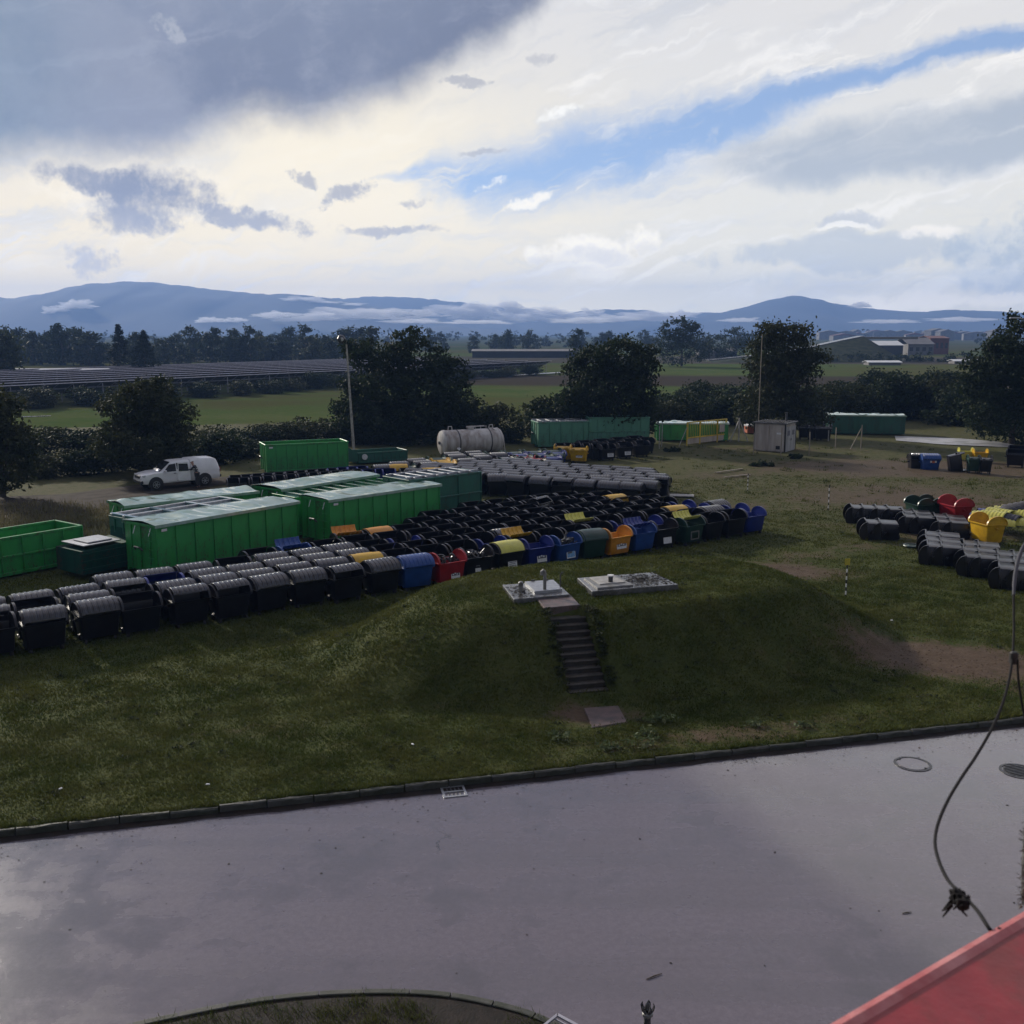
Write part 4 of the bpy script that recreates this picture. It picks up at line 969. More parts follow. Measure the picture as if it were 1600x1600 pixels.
def lid_shell(a0, a1, ribs=7, ry=.545, rz=.405, hx=.60, n=11, thick=.018, step=.020):
    b = MB(); xs_ = []
    for k in range(ribs):
        c = -hx+2*hx*(k+.5)/ribs; w_ = 2*hx/ribs
        xs_ += [(c-w_*.5, 0), (c-w_*.30, 0), (c-w_*.24, 1), (c+w_*.24, 1), (c+w_*.30, 0)]
    xs_.append((hx, 0)); m_ = len(xs_)
    vs = []; fs = []
    for lay in (0, 1):
        for k in range(n+1):
            a = R(a0+(a1-a0)*k/n); e = 0 if k in (0, n) else 1
            for x, rb in xs_:
                off = step*rb*e-thick*lay
                vs.append((x, -(ry+off)*math.cos(a), 1.0+(rz+off)*math.sin(a)))
    for lay in (0, 1):
        o_ = lay*(n+1)*m_
        for k in range(n):
            for i in range(m_-1):
                f = (o_+k*m_+i, o_+k*m_+i+1, o_+(k+1)*m_+i+1, o_+(k+1)*m_+i); fs.append(f if lay == 0 else f[::-1])
    L = (n+1)*m_
    for i in range(m_-1): fs.append((i+1, i, L+i, L+i+1)); fs.append((n*m_+i, n*m_+i+1, L+n*m_+i+1, L+n*m_+i))
    for k in range(n): fs.append((k*m_, (k+1)*m_, L+(k+1)*m_, L+k*m_)); fs.append(((k+1)*m_+m_-1, k*m_+m_-1, L+k*m_+m_-1, L+(k+1)*m_+m_-1))
    b.add(vs, fs); return b
def lid_closed():
    b = lid_shell(6, 174); b.box((0, -.565, 1.05), (.9, .03, .035)); return b
def lid_open():                                           # slid back behind the bin
    return lid_shell(112, 206, ribs=1, ry=.565, rz=.43, step=.004)
def lid_smooth():
    b = lid_shell(4, 150, ribs=1, step=.012); return b
def lid_scoop():                                          # thrown over, hollow side up
    b = lid_shell(188, 330, ribs=5, ry=.50, rz=.40, hx=.56)
    b.v = [(x, y*.9+.10, z+.62) for x, y, z in b.v]; return b
def lid_flat():
    b = MB(); b.loft([rrect(.68, .53, .09, 1.0), rrect(.70, .55, .09, 1.03), rrect(.69, .54, .09, 1.10), rrect(.60, .42, .1, 1.17), rrect(.3, .16, .1, 1.19)], (True, True))
    for s in (-1, 1): b.box((s*.36, -.50, 1.14), (.30, .14, .06), ch=.02)
    return b
def wheel_mesh():
    b = MB(); b.tube([(-.035, 0, .085), (.035, 0, .085)], .085, 10); b.box((0, 0, .18), (.09, .1, .05)); b.box((-.045, 0, .13), (.012, .06, .12)); b.box((.045, 0, .13), (.012, .06, .12)); return b
ME = {}
BODY, WHEEL = bin_body(), wheel_mesh().mesh('wheel', M['rubber'])
LIDS = {'closed': lid_closed(), 'open': lid_open(), 'smooth': lid_smooth(), 'scoop': lid_scoop(), 'flat': lid_flat()}
def mesh_of(kind, mk):
    if (kind, mk) not in ME: ME[kind, mk] = (BODY if kind == 'body' else LIDS[kind]).mesh('body' if kind == 'body' else 'lid', M[mk], True)
    return ME[kind, mk]
ALLBINS = []
def wbin(x, y, rz, label, group, body='black', lid='open', lidm=None, wheels=False, z=0.0, rot=None, scale=1.0, parent_mat=None):
    o = empty('wheeled_bin', (x, y, z), rz, label, 'bin', group); o.scale = (scale,)*3
    if rot: o.rotation_mode = 'QUATERNION'; o.rotation_quaternion = rot
    link('body', mesh_of('body', body), o)
    if lid:
        lo = link('lid', mesh_of(lid, lidm or ('blacklid' if body == 'black' else body)), o)
        if lid == 'closed':                                # domed lids slide round their arc: some stand ajar
            a = rs.choice((0, 0, 0, -.03, .05, -.10, -.22, -.42)) + rs.uniform(-.02, .02); lo.rotation_euler = (a, 0, 0); lo.location = (0, math.sin(a), 1-math.cos(a))
    if wheels:
        for sx in (-1, 1):
            for sy in (-1, 1): link('wheel', WHEEL, o, (sx*.47, sy*.27, 0), (0, 0, rs.uniform(-.6, .6)))
    ALLBINS.append(o); return o
def text(s, size, m_, parent, loc, rot=(R(90), 0, 0), name='lettering'):
    cu = bpy.data.curves.new(name, 'FONT'); cu.body = s; cu.size = size; cu.extrude = .003; cu.align_x = 'CENTER'; cu.materials.append(m_)
    tmp = bpy.data.objects.new('tmp', cu); COL.objects.link(tmp); dg = bpy.context.evaluated_depsgraph_get()
    me_ = bpy.data.meshes.new_from_object(tmp.evaluated_get(dg)); me_.name = name; bpy.data.objects.remove(tmp)
    if not me_.materials: me_.materials.append(m_)
    return link(name, me_, parent, loc, rot)
def sticker(o, w_, h, x=0, z=.62, kind='plain', txt=None):
    rot = (-R(7), 0, 0); y = -(.372+(.455-.372)*(z-.24)/.69)-.006
    b = MB(); b.box((0, 0, 0), (w_, .006, h)); s = b.obj('sticker', M['sticker'], o, loc=(x, y, z), rot=rot)
    if kind == 'photo':
        b = MB(); b.box((0, -.005, h*.12), (w_*.86, .004, h*.55)); b.obj('sticker_picture', M['print'], s)
        b = MB()
        for k in range(3): b.box((-w_*.26+k*w_*.22, -.009, h*.02+.04*(k % 2)), (w_*.14, .003, h*.16))
        b.obj('sticker_motif', M['sticker'], s)
    elif kind == 'lines':
        b = MB()
        for k in range(5): b.box((w_*.03*(k % 3-1), -.005, h*(.34-.17*k)), (w_*(.8-.13*(k % 2)), .004, h*.075))
        b.obj('sticker_print', M['print'], s)
    elif kind == 'blue':
        b = MB(); b.box((0, -.005, -h*.1), (w_*.86, .004, h*.62)); b.obj('sticker_picture', M['printblue'], s)
        b = MB(); b.box((-w_*.1, -.009, .02), (w_*.5, .003, h*.2)); b.obj('sticker_motif', M['print'], s)
    if txt: text(txt, h*.30, M['sticker'] if kind == 'above' else M['print'], o, (x, y-.012, z+h*.58 if kind == 'above' else z-h*.44), (R(90)-R(7), 0, 0))
    return s
A0 = R(35.5); B0 = (-14.9, 31.6); BU = (math.cos(A0), math.sin(A0)); BV = (-BU[1], BU[0])
def lat(i, j): return B0[0]+BU[0]*1.5*i+BV[0]*1.16*j, B0[1]+BU[1]*1.5*i+BV[1]*1.16*j
rs = random.Random(21)
SP = {(9, 0): ('blue2', 'closed', None, 'blue bin with closed ribbed lid at the left foot of the mound'),
      (8, 1): ('black', 'smooth', 'yellow', 'black bin with smooth yellow lid behind the blue ribbed bin'),
      (10, 0): ('red', None, None, 'red bin heaped with black rubbish at the front by the mound'),
      (11, 0): ('black', None, None, 'open black bin of black scrap with white lettering, right of the red bin'),
      (12, 0): ('black', 'smooth', 'lime', 'black bin with pale yellow half lid and large sticker behind the mound'),
      (13, 0): ('blue', None, None, 'bright blue open bin with PAPIER sticker behind the mound'),
      (14, 0): ('blue2', None, None, 'mid blue open bin with pale blue sticker, right of the PAPIER bin'),
      (15, 0): ('dgreen', 'smooth', None, 'dark green bin with smooth rounded front between blue and orange bins'),
      (16, 0): ('orange', None, None, 'orange yellow open bin with photo sticker behind the mound'),
      (17, 0): ('blue2', 'scoop', 'blue', 'blue bin with a blue lid standing up inside, right of the orange bin'),
      (18, 0): ('black', None, None, 'black bin with white lettering over a printed sheet, near the row end'),
      (19, 0): ('dgreen', 'scoop', 'lime', 'dark green bin with pale yellow lid flung open on top'),
      (22, 0): ('blue', None, None, 'dark blue open bin on castors at the right end of the front row'),
      (13, 1): ('black', 'scoop', 'yellow', 'black bin with yellow lid thrown open behind the PAPIER bin'),
      (17, 1): ('blue', None, None, 'dark blue open bin behind the upright blue lid'),
      (18, 1): ('blue', None, None, 'dark blue open bin behind the bin with printed sheet'),
      (16, 2): ('black', 'scoop', 'lime', 'black bin with a pale yellow lid flung over behind the orange bin'),
      (20, 2): ('black', 'smooth', 'yellow', 'black bin with yellow curved lid near the right end of the block'),
      (21, 2): ('blue', None, None, 'dark blue open bin second back at the right end'), (22, 1): ('blue', None, None, 'dark blue open bin just behind the front row end'),
      (21, 3): ('blue', None, None, 'dark blue open bin third back at the right end'),
      (20, 6): ('black', 'smooth', 'yellow', 'black bin with yellow lid in front of the grey ribbed lids'),
      (10, 5): ('black', 'smooth', 'orange', 'black bin with orange lid at the corner of the second green container'), (9, 5): ('black', 'scoop', 'orange', 'black bin with orange lid flung open beside the first green container'),
      (12, 1): ('blue', None, None, 'dark blue open bin behind the pale yellow lid'),
      (10, 3): ('blue', None, None, 'bright blue open bin behind the closed black lids'), (3, 2): ('blue', 'open', None, 'dark blue open bin among the closed black lids at left'),
      (7, 4): ('blue2', 'scoop', 'blue2', 'blue bin with tilted lid and board beside the first green container'),
      (17, 6): ('black', 'closed', None, 'black bin with grey ribbed lid tilted up beside the teal container')}
def junk_heap(o, seed, lb, dark=True):
    r_ = random.Random(seed); b = MB()
    for k in range(26):
        a = Vector((r_.uniform(-.5, .5), r_.uniform(-.35, .35), r_.uniform(.85, 1.12))); t = r_.random()
        if t < .45: 
            c = a; q = r_.uniform(.1, .18); ax = Vector((r_.uniform(-1, 1), r_.uniform(-1, 1), r_.uniform(-1, 1))).normalized(); u_ = ax.orthogonal().normalized(); v_ = ax.cross(u_)
            b.tube([c+(u_*math.cos(x)+v_*math.sin(x))*q for x in [k2*.7 for k2 in range(10)]], .035, 6)
        elif t < .8: b.tube([a, a+Vector((r_.uniform(-.3, .3), r_.uniform(-.2, .2), r_.uniform(.0, .28)))], r_.uniform(.02, .05), 6)
        else: b.box(tuple(a), (r_.uniform(.1, .3), r_.uniform(.1, .2), r_.uniform(.05, .2)), ch=.02)
    p = b.obj('rubbish_heap', M['junk'], loc=o.location, rot=o.rotation_euler); tag(p, lb, 'rubbish')
TOP = {-1: 3, 0: 3, 1: 3, 2: 4, 3: 4, 4: 4, 5: 4, 6: 5, 7: 5, 8: 5, 9: 6, 10: 6, 11: 6, 12: 7, 13: 8, 14: 8, 15: 9, 16: 9, 17: 9, 18: 9, 19: 9, 20: 8, 21: 6, 22: 3}
for i in range(-1, 23):
    for j in range(TOP[i]):
        x, y = lat(i+rs.uniform(-.06, .06), j+rs.uniform(-.09, .09)); rz = A0+rs.uniform(-.09, .09)
        closed_zone = (i <= 8 and j <= 1+.45*max(i, 0)*.6+1.2) and not (i >= 8 and j >= 2)
        if i < 9: pos = i+2; side = 'left block'
        else: pos = i-8; side = 'middle block'
        key = (i, j)
        grp = 'closed bins of the left block' if i < 9 else 'open bins of the middle block'
        if key in SP:
            bd_, ld, lm, lb = SP[key]
            o = wbin(x, y, rz, lb, None, bd_, ld, lm, wheels=j == 0)
            o['group'] = 'coloured bins among the black ones'
            if key == (10, 0): junk_heap(o, 1, 'heap of black tubes and scrap in the red bin'); sticker(o, .42, .30, .16, .46, 'photo')
            if key == (11, 0): junk_heap(o, 2, 'heap of black scrap in the open black bin beside the red one'); sticker(o, .26, .22, -.05, .50, 'above', 'KOSIT')
            if key == (12, 0): sticker(o, .46, .42, .05, .56, 'lines')
            if key == (13, 0): sticker(o, .50, .44, .08, .58, 'photo', 'PAPIER')
            if key == (14, 0): sticker(o, .50, .46, .05, .58, 'blue'); junk_heap(o, 3, 'small heap of scrap in the mid blue bin')
            if key == (16, 0): sticker(o, .60, .34, .05, .60, 'photo')
            if key == (18, 0): sticker(o, .50, .50, .05, .54, 'above', 'KOSIT')
            if key == (19, 0):
                b = MB()
                for s in (-1, 1): b.box((s*.26, -.44, .52), (.05, .03, .40)); b.box((0, -.44, .52+s*.18), (.5, .03, .05))
                b.obj('label_frame', M['concrete'], o)
            if key == (17, 6): o.rotation_euler = (-.5, 0, A0+.35); o.location.z = .25
            continue
        lidk = 'closed' if (i < 9 and not (key in ((2, 1), (0, 1), (2, 0), (5, 3), (-1, 0)))) else 'open'
        if i < 9 and key not in ((2, 1), (0, 1), (2, 0), (5, 3), (-1, 0)) and j > 3.6: lidk = 'open'
        desc = 'black bin with closed ribbed lid' if lidk == 'closed' else 'black bin with lid slid open'
        o = wbin(x, y, rz, '%s, %s from left in %s row of %s' % (desc, ORD[pos-1], ORD[j] if j else 'front', side), grp, 'black', lidk if rs.random() < .93 or i < 9 else 'closed', wheels=j == 0)
# rear block: closed grey-lit ribbed lids, long sides across the view
def inpoly(x, y, poly):
    c = False; n = len(poly)
    for k in range(n):
        (x1, y1), (x2, y2) = poly[k], poly[k-1]
        if (y1 > y) != (y2 > y) and x < (x2-x1)*(y-y1)/(y2-y1)+x1: c = not c
    return c
def topx(X, Y, Z):
    z = Z-CH; d = Y*math.cos(PITCH)-z*math.sin(PITCH); v = Y*math.sin(PITCH)+z*math.cos(PITCH)
    return 800+F*X/d, 800-F*v/d
RB = [(560, 747), (640, 733), (700, 725), (800, 717), (900, 725), (1035, 736), (1042, 752), (995, 761), (930, 771), (868, 774), (745, 774), (700, 766), (600, 756)]
CA = R(-25); CU = (math.cos(CA), math.sin(CA)); CV = (-CU[1], CU[0]); C0 = P(1025, 742, 1.3)
cand = []
for j in range(-4, 26):
    for i in range(-22, 8):
        sh = .37*(j % 2)+rs.uniform(-.04, .04)
        x = C0[0]+CU[0]*1.47*(i+sh)+CV[0]*1.10*j; y = C0[1]+CU[1]*1.47*(i+sh)+CV[1]*1.10*j
        qx_, qy_ = topx(x, y, 1.25)
        if inpoly(qx_, qy_, RB) : cand.append((j, x, y, qx_))
rows = {}
for j, x, y, q in cand: rows.setdefault(j, []).append((x, y, q))
CONT_CLEAR = []
for jn, j in enumerate(sorted(rows)):
    for k, (x, y, q) in enumerate(sorted(rows[j], key=lambda t_: -t_[2])):
        lb = 'black bin with wet grey-lit ribbed lid, %s from right in %s row of rear block' % (ORD[k], ORD[jn] if jn else 'front')
        wbin(x, y, CA+rs.uniform(-.05, .05)+(.5 if rs.random() < .06 else 0), lb, 'closed bins of the rear block', 'black', 'closed', wheels=jn < 4)
print('rear block', len(cand))
# open bins between the tarped container and the far open container
for j in range(2):
    for k in range(12):
        a = P(372+j*8, 757, 1.0); e = P(566, 742, 1.0); t = k/11
        x = a[0]+(e[0]-a[0])*t-.5*j; y = a[1]+(e[1]-a[1])*t+1.25*j
        bl = 'blue' if k >= 9 and j == 1 else 'black'
        wbin(x, y, R(20)+rs.uniform(-.06, .06), ('dark blue' if bl == 'blue' else 'black')+' open bin, %s from left in %s row before far open container' % (ORD[k], ('front', 'back')[j]), 'open bins in front of the far open container', bl, 'open')
for k, (x, y, bm_, ld, lm, lb) in enumerate(((582, 738, 'blue', 'open', None, 'dark blue open bin below the low teal container, left of two'), (602, 737, 'blue', 'open', None, 'dark blue open bin below the low teal container, right of two'), (622, 730, 'black', 'smooth', 'yellow', 'black bin with yellow arched lid below the low teal container'), (640, 736, 'black', 'open', None, 'black open bin between two yellow-lidded bins'), (674, 736, 'black', 'smooth', 'yellow', 'black bin with yellow arched lid in front of the grey tank'), (655, 738, 'black', 'open', None, 'black open bin left of the yellow lid before the tank'))):
    X, Y = P(x, y, 1.2); wbin(X, Y, R(15)+rs.uniform(-.1, .1), lb, None, bm_, ld, lm)
# flat-lidded rows in front of the tank
cols = ['black', 'black', 'black', 'dgreen', 'black', 'yellow', 'dgreen', 'blue', 'black', 'dgreen']
kk = 0
for j in range(5):
    for i in range(9):
        x0, y0 = P(598+j*27, 733-j*5.0, 1.1); x = x0+1.62*i*math.cos(R(24))+rs.uniform(-.1, .1); y = y0+1.62*i*math.sin(R(24))*.9+rs.uniform(-.1, .1)
        q = topx(x, y, 1.1)
        if q[0] > 872 or q[1] < 698 or inpoly(q[0], q[1]-2, RB): continue
        if j > 1 and topx(x, y, 0)[1] < 708 and q[0] < 790 and q[1] < 702: continue
        bk = 'black'; 
        if (i, j) in ((3, 0), (2, 1), (1, 2), (4, 0)): bk = 'yellow'
        elif q[0] > 800 and rs.random() < .5: bk = 'blue' if j % 2 else 'dgreen'
        elif rs.random() < .25: bk = 'dgreen'
        cn = {'black': 'black', 'yellow': 'yellow', 'blue': 'blue', 'dgreen': 'dark green'}[bk]
        wbin(x, y, R(24)+rs.uniform(-.05, .05), cn+' flat-lidded bin, %s along in %s row before grey tank' % (ORD[i], ORD[j]), 'flat-lidded bins before the grey tank', bk, 'flat' if bk != 'black' or i > 3 else 'closed')
for x, y, lb, c_ in ((822, 717, 'red flat-lidded bin, left of the two beside the rear block', 'red'), (838, 718, 'red flat-lidded bin, right of the two beside the rear block', 'red'), (868, 711, 'dark green bin left of the two pale yellow bins', 'dgreen')):
    X, Y = P(x, y, 1.1); wbin(X, Y, R(-8), lb, None, c_, 'flat')
for x, y, lb in ((880, 722, 'yellow flat-lidded bin, left one of the pair before the black row'), (905, 725, 'yellow flat-lidded bin with sticker, right one of the pair')):
    X, Y = P(x, y); o = wbin(X, Y+.5, R(-14), lb, None, 'yellow', 'flat', 'yellow', wheels=True); sticker(o, .5, .26, .1, .62, 'photo')
k = 0
for j in range(3):
    for i in range(4 if j else 3):
        a = P(948, 722); X = a[0]+1.5*i-.75*j-(.9 if j == 0 else 0)*0; Y = a[1]+.7+i*1.25+1.2*j
        o = wbin(X, Y, R(24)+rs.uniform(-.05, .05), 'black open bin, %s from left in %s row before pale green containers' % (ORD[i], ('front', 'middle', 'back')[j]), 'black open bins before the pale green containers', 'black', 'open', wheels=True)
        if j == 0 and i < 2: sticker(o, .55, .5, .15, .62, 'lines')
for i in range(5):
    X, Y = P(880+i*14, 700, 1.0); wbin(X, Y, R(12)+rs.uniform(-.08, .08), 'black open bin, %s from left behind the yellow pair' % ORD[i], 'black open bins behind the yellow pair', 'black', 'open')
# bins lying on their backs at the right, mouths to the left, nested in pairs, row behind row
def lying(px_, py_, name_, n, rows_, a, wh=True):
    X, Y = P(px_, py_); ca, sa_ = math.cos(a), math.sin(a)
    m_ = Matrix(((-sa_, -ca, 0), (ca, -sa_, 0), (0, 0, -1))).transposed()
    m_ = Matrix(((-sa_, 0, -ca), (ca, 0, -sa_), (0, -1, 0)))
    for q_ in range(rows_):
        for k in range(n):
            x = X-ca*.60*k-sa_*1.30*q_+rs.uniform(-.05, .05); y = Y-sa_*.60*k+ca*1.30*q_+rs.uniform(-.05, .05)
            m2 = (Matrix.Rotation(rs.uniform(-.04, .04), 3, 'Z') @ m_ @ Matrix.Rotation(R(-7), 3, 'X')).to_quaternion()
            lb = 'black bin lying down, %s from right%s of %s' % (ORD[k], ', %s row' % ('front', 'second', 'third', 'fourth')[q_] if rows_ > 1 else '', name_)
            wbin(x, y, 0, lb, 'black bins lying on their backs', 'black', None, wheels=False, z=.50, rot=m2, scale=1.06)
lying(1408, 843, 'single nested pair beside the round lid', 2, 1, R(-14))
lying(1418, 819, 'left rear lying stack', 4, 1, R(-14))
lying(1466, 833, 'middle rear lying stack', 2, 2, R(-16))
lying(1520, 842, 'lying stack behind the yellow bin', 2, 2, R(-18))
lying(1512, 884, 'left front lying stack', 2, 3, R(-20))
lying(1574, 902, 'middle front lying stack', 2, 3, R(-22))
lying(1632, 922, 'rightmost lying stack', 2, 3, R(-24))
X, Y = P(1497, 824); o = wbin(X, Y+.5, R(-78), 'red open bin standing behind the lying black stacks', None, 'red', None, wheels=True, scale=1.15); sticker(o, .28, .16, -.1, .45, 'lines')
X, Y = P(1548, 854); o = wbin(X, Y+.5, R(-78), 'bright yellow open bin standing among the lying black stacks', None, 'yellow', None, scale=1.08, wheels=True)
X, Y = P(1440, 818); wbin(X, Y+.5, R(-78), 'dark green open bin left of the red bin', None, 'dgreen', None, wheels=True)
X, Y = P(1466, 819); wbin(X, Y+.9, R(-78), 'dark green open bin touching the red bin', None, 'dgreen', None, wheels=True)
# heap of loose lids behind the yellow bin
lr = random.Random(9); LIDHEAP = []
for k in range(18):
    x = 1540+lr.uniform(0, 50); y = 812+lr.uniform(-10, 6); X, Y = P(x, y, .9)
    mk, cn = (('lime', 'pale yellow'), ('lime', 'pale yellow'), ('lime', 'pale yellow'), ('blue', 'blue'), ('greystrap', 'grey'))[k % 5]
    o = link('loose_lid', mesh_of('closed', mk)); o.location = (X, Y, -.35+.06*(k % 6)); o.rotation_euler = (lr.uniform(-.15, .15), lr.uniform(-.15, .15), R(-33)+lr.uniform(-.3, .3)); 
    tag(o, cn+' ribbed lid in the loose heap behind the bright yellow bin', 'lid', cn+' lids of the heap behind the yellow bin')
for k in range(4):
    X, Y = P(1582+8*k, 806, .9); o = link('loose_lid', mesh_of('closed', 'greystrap')); o.location = (X, Y, .1+.06*k); o.rotation_euler = (.2, -.75, R(10)+.1*k); tag(o, 'grey ribbed lid propped up steeply at the right picture edge', 'lid', 'grey lids propped up at the right edge')
# group on the bare earth, right
X, Y = P(1437, 733); wbin(X, Y+.5, R(-4), 'black bin with rounded end, left of the blue bin on bare earth', None, 'black', 'closed', z=-.28)
X, Y = P(1456, 735); o = wbin(X, Y+.5, R(-4), 'blue bin with red mark sunk on the bare earth at right', None, 'blue2', 'closed', z=-.22)
b = MB(); b.box((.12, -.46, .86), (.22, .03, .2), ch=.02); b.obj('torn_mark', M['orangepaint'], o); b = MB(); b.box((.12, -.45, .86), (.46, .02, .16)); b.obj('torn_sticker', M['sticker'], o)
m_ = (Matrix.Rotation(R(-6), 4, 'Z') @ Matrix.Rotation(R(80), 4, 'Y')).to_quaternion()
X, Y = P(1490, 738); wbin(X-.4, Y+.5, 0, 'black bin lying on its side between blue and green bins', None, 'black', None, z=.55, rot=m_)
for x, y, c_, lb in ((1523, 741, 'dgreen', 'dark green upright bin left of the black one on bare earth'), (1542, 742, 'black', 'black upright bin at the right end of the small group')):
    X, Y = P(x, y); wbin(X, Y+.4, R(-8), lb, None, c_, 'flat', scale=.86, wheels=True).scale = (.62, .8, 1.0)
for x, y, lb, z in ((1512, 722, 'small yellow box bin behind the group on bare earth', 'lime'), (1535, 724, 'orange yellow crate bin tipped open behind the small group', 'yellow')):
    X, Y = P(x, y); wbin(X, Y+.5, R(-8), lb, None, z, None, scale=.8, wheels=True)
for k, (x, y) in enumerate(((1592, 732), (1604, 728))):
    X, Y = P(x, y); wbin(X, Y+.6+k, R(-30), 'black open bin, %s one at the right edge beyond the bare earth' % ('left', 'right')[k], None, 'black', 'open', wheels=True)
for k, (x, y) in enumerate(((1262, 688), (1276, 689), (1288, 690))):
    X, Y = P(x, y); wbin(X, Y+.6, R(-10), 'black closed bin, %s from left behind the beige hut' % ORD[k], 'black bins behind the hut', 'black', 'flat', scale=1.15, wheels=True)
print('bins', len(ALLBINS))
X, Y = P(1425, 856); b = MB(); n = 24
b.loft([[(math.cos(a)*q, math.sin(a)*q, z) for a in [6.2832*k/n for k in range(n)]] for q, z in ((.40, .0), (.42, .03), (.40, .07), (.32, .075), (.30, .045), (.1, .055))]); b.box((0, .0, .07), (.3, .05, .03))
tag(b.obj('round_lid', M['dgreen'], loc=(X, Y, .08)), 'round dark green lid lying on the grass by the stacks', 'lid')

# ------------------------------------------------------------------ roll-off containers
def box_part(name, c, d, m_, par, ch=0.0, rot=None):
    b = MB(); b.box((0, 0, 0), d, ch=ch); return b.obj(name, m_, par, loc=c, rot=rot)
def container(label, pos, ang, L, W, H, n, m_, cover='tarp', rib=.05, plate=True, ladder=True, midrail=False, z0=.22, railm=None, seed=0, band=None, panel_in=.0):
    """local x along the length, y away from the viewer; pos = near left corner on the ground"""
    o = empty('roll_off_container', (pos[0], pos[1], 0), ang, label, 'container', 'roll-off containers in the yard'); r_ = random.Random(seed)
    pw = L/n; hh = H-z0; shared = MB(); shared.box((0, 0, 0), (pw-.012, .03, hh-.14), ch=.006); sm = shared.mesh('side_panel', M[m_])
    rm = MB(); rm.box((0, 0, 0), (.05, rib, hh-.1), ch=.008); rmm = rm.mesh('rib', M[m_])
    for s, y in ((0, .03), (1, W-.03)):
        for k in range(n): link('side_panel', sm, o, (pw*(k+.5), y+r_.uniform(-.004, .004), z0+hh/2))
        for k in range(n+1): link('rib', rmm, o, (min(max(pw*k, .03), L-.03), y+(-.015-rib/2 if s == 0 else .015+rib/2), z0+hh/2))
        box_part('top_rail', (L/2, y, H-.05), (L, .12, .12), M[m_], o, .015)
        box_part('bottom_rail', (L/2, y, z0), (L, .12, .14), M[m_], o, .012)
        box_part('skid', (L/2, W*.5+(.38 if s else -.38), .12), (L*.96, .08, .18), M[m_], o)
        if midrail: box_part('mid_rail', (L/2, y+(-.05 if s == 0 else .05), z0+hh*.48), (L, .09, .09), M[m_], o, .012)
    e = MB(); e.box((.025, W/2, z0+hh/2), (.05, W-.1, hh-.1)); e.obj('front_wall', M[m_], o)
    for k in range(3): box_part('end_rib', (-.02, W*(.2+.3*k), z0+hh/2), (.06, .07, hh-.1), M[m_], o)
    box_part('end_rail', (0, W/2, H-.05), (.1, W, .12), M[m_], o, .015); box_part('end_rail', (L, W/2, H-.05), (.1, W, .12), M[m_], o, .015)
    d = box_part('tail_door', (L-.02, W/2, z0+hh/2), (.05, W-.1, hh-.1), M[m_], o)
    for k in (-.35, .05, .38): box_part('hinge', (.05, -W*.42, hh*k), (.08, .1, .12), M['iron'], d)
    b = MB(); b.box((L/2, W/2, z0+.03), (L-.1, W-.1, .04)); b.obj('floor', M['rust'], o)
    for k in (.25, .72):
        b = MB(); b.tube([(L*k, W*.5-.5, .1), (L*k, W*.5+.5, .1)], .1, 10); b.obj('roller', M['iron'], o)
    b = MB(); b.tube([(-.12, W*.38, z0+hh*.45), (-.22, W*.42, z0+hh*.52), (-.22, W*.58, z0+hh*.52), (-.12, W*.62, z0+hh*.45)], .04, 6); b.obj('hook_bar', M['iron'], o)
    if plate: box_part('label_plate', (.36, -.03-rib*.4, H-.22), (.26, .012, .10), M['sticker'], o)
    if ladder:
        for k in range(5): b = MB(); b.tube([(-.07, .10, z0+.3+.36*k), (-.11, .10, z0+.3+.36*k), (-.11, .48, z0+.3+.36*k), (-.07, .48, z0+.3+.36*k)], .016, 5); b.obj('ladder_rung', M[m_], o)
    if cover == 'tarp':
        ph = [r_.uniform(0, 6) for _ in range(6)]
        def f(s, t):
            x = -.08+(L+.16)*s; y = -.07+(W+.14)*t
            sag = 4*t*(1-t); z = H+.03+sag*(.05+.06*math.sin(x*1.7+ph[0]+2*t)+.04*math.sin(x*4.1+ph[1]-3*t+math.sin(x*.9)))+.02*math.sin(x*9+ph[2]+t*5)*sag+.035*math.sin(6*t+x*.7+ph[3])*sag
            return (x, y, z)
        b = MB(); b.grid(f, 60, 14); g_ = b.obj('tarpaulin', M['tarp'], o, True, fix=False)
        b = MB(); b.box((L/2, -.085, H-.03), (L+.18, .02, .13)); b.box((L/2, W+.085, H-.03), (L+.18, .02, .13)); b.obj('tarpaulin_hem', M['tarp'], o)
        for k in range(2): box_part('tarp_strap', (-.1, .3+W*.5*k, H-.28), (.02, .035, .34), M['sticker'], o, rot=(0, .35, 0))
    if cover in ('ribs', 'frame'):
        b = MB(); b.box((L/2, W/2, H-.02), (L-.1, W-.1, .05)); b.obj('roof', M['wetgreen' if cover == 'ribs' else 'wetteal'], o)
        k = 0; x = .45
        while x < L-.2:
            box_part('roof_rib', (x, W/2, H+.05), (.13, W-.1, .10), M['wetgreen' if cover == 'ribs' else 'steel'], o, .015); x += .78
        if cover == 'frame':
            for yy in (.3, W-.3): box_part('roof_beam', (L/2, yy, H+.06), (L, .12, .12), M['steel'], o, .015)
    return o
def along(a, b_): return math.atan2(b_[1]-a[1], b_[0]-a[0]), math.hypot(b_[0]-a[0], b_[1]-a[1])
HT = 2.25
a, b_ = P(243, 822, HT), P(465, 784, HT); an1, L1 = along(a, b_)
container('nearest bright green container with wet tarpaulin, behind the left bins', a, an1, L1, 2.15, HT, 8, 'green', seed=1)
a, b_ = P(514, 782, HT), P(687, 757, HT); an2, L2 = along(a, b_)
container('second bright green tarpaulined container, right of the nearest one', a, an2, L2, 2.2, HT, 8, 'green', seed=2)
